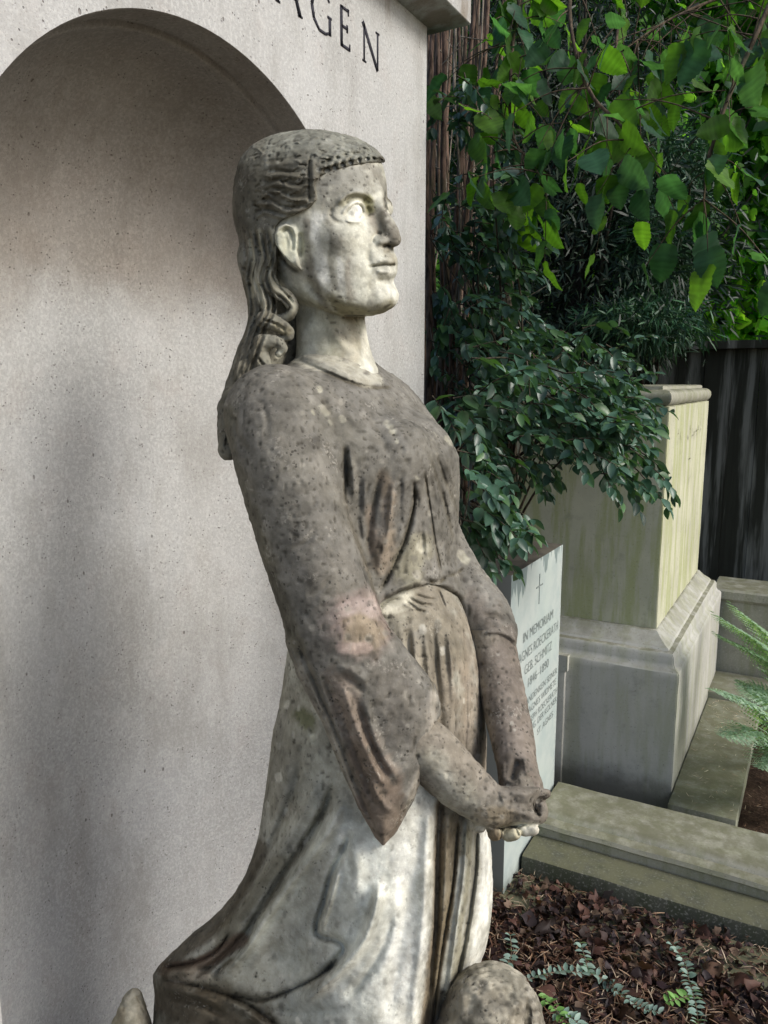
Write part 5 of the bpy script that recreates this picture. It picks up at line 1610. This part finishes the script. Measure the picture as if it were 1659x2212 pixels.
    X = RNG.uniform(-11, 5, n); Z = RNG.uniform(-.1, 6.5, n); Y = 9.6 + .35 * np.sin(X * 1.7) + .3 * np.sin(Z * 2.1 + X) + RNG.normal(0, .16, n)
    P = np.stack([X, Y, Z], 1); sz = RNG.uniform(.12, .24, n)
    V, Q = scatter(LS, P, RNG.normal(0, .6, (n, 3)) + np.array([0, -.3, -.5]), sz, RNG.uniform(-2, 2, n), width=sz * 1.3)
    link('foliage', np_mesh('foliage', V, [Q], cols=leafcols(n, len(LS[0]), [(.016, .036, .015), (.024, .055, .02), (.03, .07, .025)], .35)), dl, root)
    # thick inner growth of the hedge
    gx, gz = np.linspace(-11.2, 5.2, 90), np.linspace(-.1, 6.3, 40)
    GX, GZ = np.meshgrid(gx, gz, indexing='ij')
    GY = 9.95 + .3 * np.sin(GX * 1.7) + .25 * np.sin(GZ * 2.1 + GX) + RNG.normal(0, .05, GX.shape)
    V = np.stack([GX, GY, GZ], -1).reshape(-1, 3)
    V2 = V + [0, .6, 0]
    m = len(gz); Q = np.array([(i * m + j, (i + 1) * m + j, (i + 1) * m + j + 1, i * m + j + 1) for i in range(len(gx) - 1) for j in range(m - 1)])
    link('inner_growth', np_mesh('inner_growth', np.vstack([V, V2]), [np.vstack([Q, Q + len(V)])]), plain_mat('dark_inner_growth', (.012, .018, .009), .95, .5, 8, .5), root)

def build_ferns():
    fm = leaf_mat('fern_frond', .5, .3, .4, 1.0)
    for idx, (base, tips, lab) in enumerate(((at(1800, 1640, 3.05), [(1540, 1322, 2.75), (1542, 1365, 2.8), (1575, 1300, 2.85), (1690, 1250, 3.2), (1900, 1400, 3.0)], 'pale green fern with long arching fronds beside the low wall at the right edge'),
                                  (at(1740, 1800, 2.85), [(1535, 1488, 2.6), (1560, 1590, 2.6), (1590, 1470, 2.9), (1850, 1600, 2.8), (1645, 1660, 2.6)], 'lower pale green fern beside the stone ledge, its fronds spreading over the needles'))):
        base = base.copy(); base[2] = -.08
        root = empty('fern', base, lab, 'fern', 'ferns at the foot of the low wall')
        for tx, ty, tt in tips:
            tip = at(tx, ty, tt); mid = (base + tip) / 2 + np.array([0, 0, .16])
            path = smooth_line(np.array([base, mid, tip]), 22)
            parts = []
            v, q = tube_data(path[::5], np.linspace(.003, .0008, len(path[::5])), 4)
            parts.append((v, q, np.tile([.10, .14, .05], (len(v), 1))))
            P, A, S = [], [], []
            n = len(path)
            for i in range(6, n, 2):
                d = path[i] - path[i - 1]; d /= np.linalg.norm(d)
                side = np.cross(d, [0, 0, 1.0]); side /= np.linalg.norm(side)
                u = (i - 6) / (n - 6); L = .14 * (sin(pi * min(1, .12 + u * .9)) ** .8) * (1 - .1 * u) + .006
                for s in (-1, 1):
                    # each pinna carries small lobes
                    pd = side * s + d * .45 + np.array([0, 0, -.15])
                    pd /= np.linalg.norm(pd)
                    m = 11
                    for k in range(m):
                        f = k / m
                        q0 = path[i] + pd * L * f
                        for s2 in (-1, 1):
                            P.append(q0); A.append(d * s2 + pd * .7); S.append(L * .20 * (1 - f) + .004)
            P, A, S = np.array(P), np.array(A), np.array(S)
            v, q = scatter(LS, P, A, S, RNG.normal(0, .25, len(P)))
            parts.append((v, q, leafcols(len(P), len(LS[0]), [(.27, .40, .29), (.33, .46, .33), (.2, .32, .2)], .15)))
            V, Q, C = merge(parts)
            link('frond', np_mesh('frond', V, [Q], cols=C), fm, root)

def build_sprigs():
    lm = leaf_mat('small_blue_leaf', .5, .25, .4)
    st = bark_mat('thin_twig', (.10, .07, .05), (.22, .17, .12))
    blue = [(.26, .38, .33), (.2, .31, .26), (.32, .44, .38)]
    green = [(.16, .34, .08), (.22, .42, .12)]
    SP = [([(1140, 2116), (1195, 2101), (1254, 2101), (1296, 2111), (1338, 2145), (1381, 2175), (1425, 2188)], blue, 30, 'long creeping sprig of paired blue-green leaves curving over the dead leaves'),
          ([(1252, 2036), (1264, 2070), (1270, 2100)], blue, 8, 'short upright blue-green sprig standing above the long creeping one'),
          ([(1452, 2040), (1478, 2078), (1490, 2124), (1503, 2170), (1510, 2230)], blue, 24, 'straight blue-green sprig with dense leaves, rightmost on the leaf litter'),
          ([(1102, 2020), (1104, 2065), (1086, 2095)], blue, 9, 'small blue-green sprig next to the hem of the statue'),
          ([(1161, 2150), (1195, 2175), (1225, 2215)], green, 9, 'bright fresh green sprig at the bottom edge beside the rock'),
          ([(1486, 2152), (1462, 2158), (1440, 2166)], green, 6, 'tiny bright green sprig touching the rightmost blue-green one'),
          ([(1200, 2190), (1235, 2200), (1262, 2225)], blue, 9, 'low blue-green sprig at the bottom edge beside the bright green one')]
    for path, cols, n, lab in SP:
        pts = np.array([on_plane(x, y, 2, -.03 + .015 * sin(i * 1.3)) for i, (x, y) in enumerate(path)])
        root = empty('creeping_sprig', pts[0], lab, 'plant', 'sprigs creeping over the leaf litter')
        v, q = tube_data(pts, np.linspace(.0016, .0009, len(pts)), 5)
        link('stem', np_mesh('stem', v, [q]), st, root)
        S = smooth_line(pts, 20); idx = np.linspace(1, len(S) - 2, n).astype(int)
        P, A = [], []
        for i in idx:
            d = S[i + 1] - S[i - 1]; d /= np.linalg.norm(d); side = np.cross(d, [0, 0, 1.0])
            for s in (-1, 1):
                P.append(S[i]); A.append(side * s + d * .3 + np.array([0, 0, RNG.uniform(.1, .9)]) + RNG.normal(0, .15, 3))
        P, A = np.array(P), np.array(A)
        v, q = scatter(LG, P, A, RNG.uniform(.017, .025, len(P)), RNG.normal(0, .4, len(P)))
        v[:, 2] = np.maximum(v[:, 2], -.075)
        link('leaves', np_mesh('leaves', v, [q], cols=leafcols(len(P), len(LG[0]), cols, .15)), lm, root)

def build_ground():
    n = NT('dark_soil')
    a = n.noise(14, 6, .65); b = n.noise(90, 4, .6)
    col = n.mix(n.ramp(a, .35, .65), (.022, .013, .009), (.06, .038, .026))
    col = n.mix(n.ramp(b, .5, .7, 0, .5), col, (.12, .085, .06))
    mat = n.done(col, .95, n.bump(n.math('ADD', a, b), .8, .01), .15)
    xs = np.concatenate([[-60, -20, -8, -4], np.linspace(-2, 2.4, 90), [4, 8, 20, 60]]); ys = np.concatenate([[-60, -20, -6, -2], np.linspace(0, 5, 100), [7, 12, 25, 60]])
    X, Y = np.meshgrid(xs, ys, indexing='ij')
    Z = -.083 + .006 * np.sin(X * 9 + Y * 4) * np.sin(Y * 11 - X * 3) + .004 * np.sin(X * 31 + 1) * np.sin(Y * 27)
    Z = np.where((np.abs(X) < 2.3) & (Y > 0) & (Y < 5), Z, -.083)
    V = np.stack([X, Y, Z], -1).reshape(-1, 3); m = len(ys)
    Q = np.array([(i * m + j, (i + 1) * m + j, (i + 1) * m + j + 1, i * m + j + 1) for i in range(len(xs) - 1) for j in range(m - 1)])
    g = link('ground', np_mesh('ground', V, [Q]), mat); tag(g, 'dark brown soil of the burial ground', kind='structure')
    # leaf crumbs
    lm = leaf_mat('dead_leaf', .6, .08, .25)
    n = 11000
    P = np.stack([RNG.uniform(-.95, .35, n), RNG.uniform(1.1, 2.22, n), np.zeros(n)], 1)
    P[:, 2] = np.where(P[:, 1] > 2.02, -.054, -.074) + np.abs(RNG.normal(0, .012, n)) * (1 - .5 * (P[:, 1] > 2.02)) + .012 * np.clip((P[:, 1] - 1.9) / .1, 0, 1) * (P[:, 1] < 2.02)
    k = (P[:, 1] < 2.04) | (RNG.random(n) < .25 + .75 * np.exp(-((P[:, 0] + .42) / .26) ** 4)); P = P[k]; n = len(P)
    A = RNG.normal(0, 1, (n, 3)) * [1, 1, .35]; sz = RNG.uniform(.006, .03, n) * np.where(RNG.random(n) < .12, 1.9, 1)
    Vs, Qs = [], []; oo = 0
    for s in range(6):
        r = np.random.default_rng(40 + s); v0, q0 = LR[0].copy(), LR[1]
        v0[:, 1] *= r.uniform(.5, 1.5, len(v0)); v0[:, 0] += r.normal(0, .05, len(v0)); v0[:, 2] += r.uniform(-.5, 1.6) * v0[:, 1] ** 2 * 2 + r.normal(0, .045, len(v0)) - .3 * v0[:, 0] ** 2 * r.uniform(-1, 1)
        k = np.arange(n) % 6 == s
        v, q = scatter((v0, q0), P[k], A[k], sz[k], RNG.normal(0, .7, k.sum())); Vs.append(v); Qs.append(q + oo); oo += len(v)
    V, Q = np.vstack(Vs), np.vstack(Qs); V[:, 2] = np.maximum(V[:, 2], np.where(V[:, 1] > 2.028, -.0565, -.082) + RNG.uniform(0, .001, len(V)))
    o = link('leaf_litter', np_mesh('leaf_litter', V, [Q], cols=leafcols(n, len(LR[0]), [(.042, .022, .019), (.075, .036, .028), (.03, .018, .018), (.11, .055, .04), (.15, .10, .07), (.034, .024, .026), (.022, .014, .012)], .4)), lm)
    tag(o, 'crumbled red-brown dead leaves covering the soil before the kerb', 'leaf litter', kind='stuff')
    # needles: on the litter, the ledge and the paving
    nm = leaf_mat('dry_needle', .6, .0, .2)
    def needles(name, label, n, x0, x1, y0, y1, z, zv, size, cols, bias=None):
        P = np.stack([RNG.uniform(x0, x1, n), RNG.uniform(y0, y1, n), z + np.abs(RNG.normal(0, zv, n))], 1)
        if bias: P = P[bias(P)]
        m = len(P); A = RNG.normal(0, 1, (m, 3)) * [1, 1, .12]; s = RNG.uniform(.5, 1.3, m) * size
        V, Q = scatter(LN, P, A, s, RNG.normal(0, .3, m), width=s * .75); V[:, 2] = np.maximum(V[:, 2], z - .0005)
        o = link(name, np_mesh(name, V, [Q], cols=leafcols(m, len(LN[0]), cols, .3)), nm); tag(o, label, 'needles', kind='stuff')
    tan = [(.22, .13, .08), (.15, .08, .05), (.30, .2, .13), (.42, .33, .24), (.10, .05, .035)]
    needles('dry_needles', 'dry brown needles and twigs lying on the leaf litter', 8000, -.95, .4, 1.4, 2.23, -.060, .010, .032, tan, lambda P: (P[:, 1] < 2.0) | (RNG.random(len(P)) < .8))
    needles('fallen_needles', 'pale dry needles strewn over the grey stone ledge', 330, -.375, -.165, 2.80, 4.0, .002, .0012, .022, [(.5, .42, .3), (.35, .25, .16), (.6, .55, .42)], lambda P: RNG.random(len(P)) < .35 + .65 * (P[:, 1] - 2.7))
    needles('soil_needles', 'dry needles on the dark soil beside the ledge', 700, -.15, .6, 2.65, 4.2, -.074, .006, .024, tan)
    # twigs: individually laid
    tm = bark_mat('dead_twig', (.05, .035, .025), (.16, .11, .08))
    for i in range(14):
        x, y = RNG.uniform(1100, 1640), RNG.uniform(1930, 2200)
        p = on_plane(x, y, 2, -.06); d = RNG.normal(0, 1, 3) * [1, 1, .1]; d /= np.linalg.norm(d); L = RNG.uniform(.05, .16)
        v, q = tube_data([p, p + d * L * .5 + RNG.normal(0, .008, 3) + [0, 0, .01], p + d * L + RNG.normal(0, .006, 3)], [.0022, .0018, .001], 5)
        o = link('dead_twig', np_mesh('dead_twig', v, [q]), tm); tag(o, 'thin brown dead twig lying on the leaf litter', 'twig', 'dead twigs on the leaf litter')
    # large curled dead leaves
    for i, (x, y, s) in enumerate([(1405, 2105, .075), (1345, 2010, .05), (1365, 2055, .05), (1560, 2110, .07), (1610, 2150, .09), (1640, 2190, .07), (1480, 2100, .06), (1300, 2170, .05), (1345, 2205, .06), (1145, 2010, .035), (1125, 1995, .04),
                                   (1440, 2060, .05), (1560, 2180, .06), (1640, 2100, .05), (1250, 2150, .05), (1080, 2060, .05), (1120, 2090, .045), (1430, 2140, .06), (1590, 2205, .07), (1520, 2080, .05), (1200, 2050, .045), (1390, 2180, .05), (1220, 2100, .04), (1585, 2060, .05)]):
        sh = hazel_shape(i)
        V = sh[0].copy(); V[:, 2] += .30 * V[:, 1] ** 2 * RNG.choice([-1, 1.6]) + .07 * np.sin(V[:, 0] * 9 + i) + .05 * np.cos(V[:, 1] * 13 + i)
        p = on_plane(x, y, 2, -.05)
        A = RNG.normal(0, 1, (1, 3)) * [1, 1, .2]
        v, q = scatter((V, sh[1]), p[None], A, np.array([s * 1.05]), RNG.normal(0, .35, 1)); v[:, 2] += -.072 - v[:, 2].min()
        c = np.array([(.055, .028, .026), (.075, .035, .03), (.045, .026, .03), (.13, .075, .05), (.09, .04, .028)][i % 5])
        if (x, y) in ((1145, 2010), (1300, 2170)): c = np.array((.3, .2, .12))
        o = link('dead_leaf', np_mesh('dead_leaf', v, [q], cols=np.tile(c, (len(v), 1))), lm)
        tag(o, 'large curled dark brown dead leaf lying on the leaf litter', 'dead leaf', 'large dead leaves before the kerb')

def build_light():
    w = bpy.data.worlds.new('World'); SC.world = w; w.use_nodes = True
    nt = w.node_tree; sky = nt.nodes.new('ShaderNodeTexSky'); sky.sky_type = 'NISHITA'; sky.sun_disc = False
    to_sun = np.array([.80, .06, .66]); to_sun /= np.linalg.norm(to_sun)
    el = math.asin(to_sun[2]); az = math.atan2(to_sun[0], to_sun[1])
    sky.sun_elevation = el; sky.sun_rotation = az
    sky.air_density = 1.0; sky.dust_density = 3.0; sky.ozone_density = 1.0
    nt.links.new(sky.outputs[0], nt.nodes['Background'].inputs[0]); nt.nodes['Background'].inputs[1].default_value = .185
    l = bpy.data.lights.new('sun', 'SUN'); l.energy = 2.3; l.angle = radians(20); l.color = (1, .98, .95)
    o = bpy.data.objects.new('sun', l); COL.objects.link(o)
    from mathutils import Vector
    o.rotation_euler = Vector(-to_sun).to_track_quat('-Z', 'Y').to_euler()
    SC.view_settings.view_transform = 'Standard'; SC.view_settings.look = 'None'; SC.view_settings.exposure = 0
    SC.cycles.max_bounces = 6; SC.cycles.use_denoising = True

build_light()
build_ground()
build_wall()
build_tombs()
build_fence()
build_background()
build_stem_shrub()
build_shrubs()
build_hazel()
build_ferns()
build_sprigs()
build_statue()
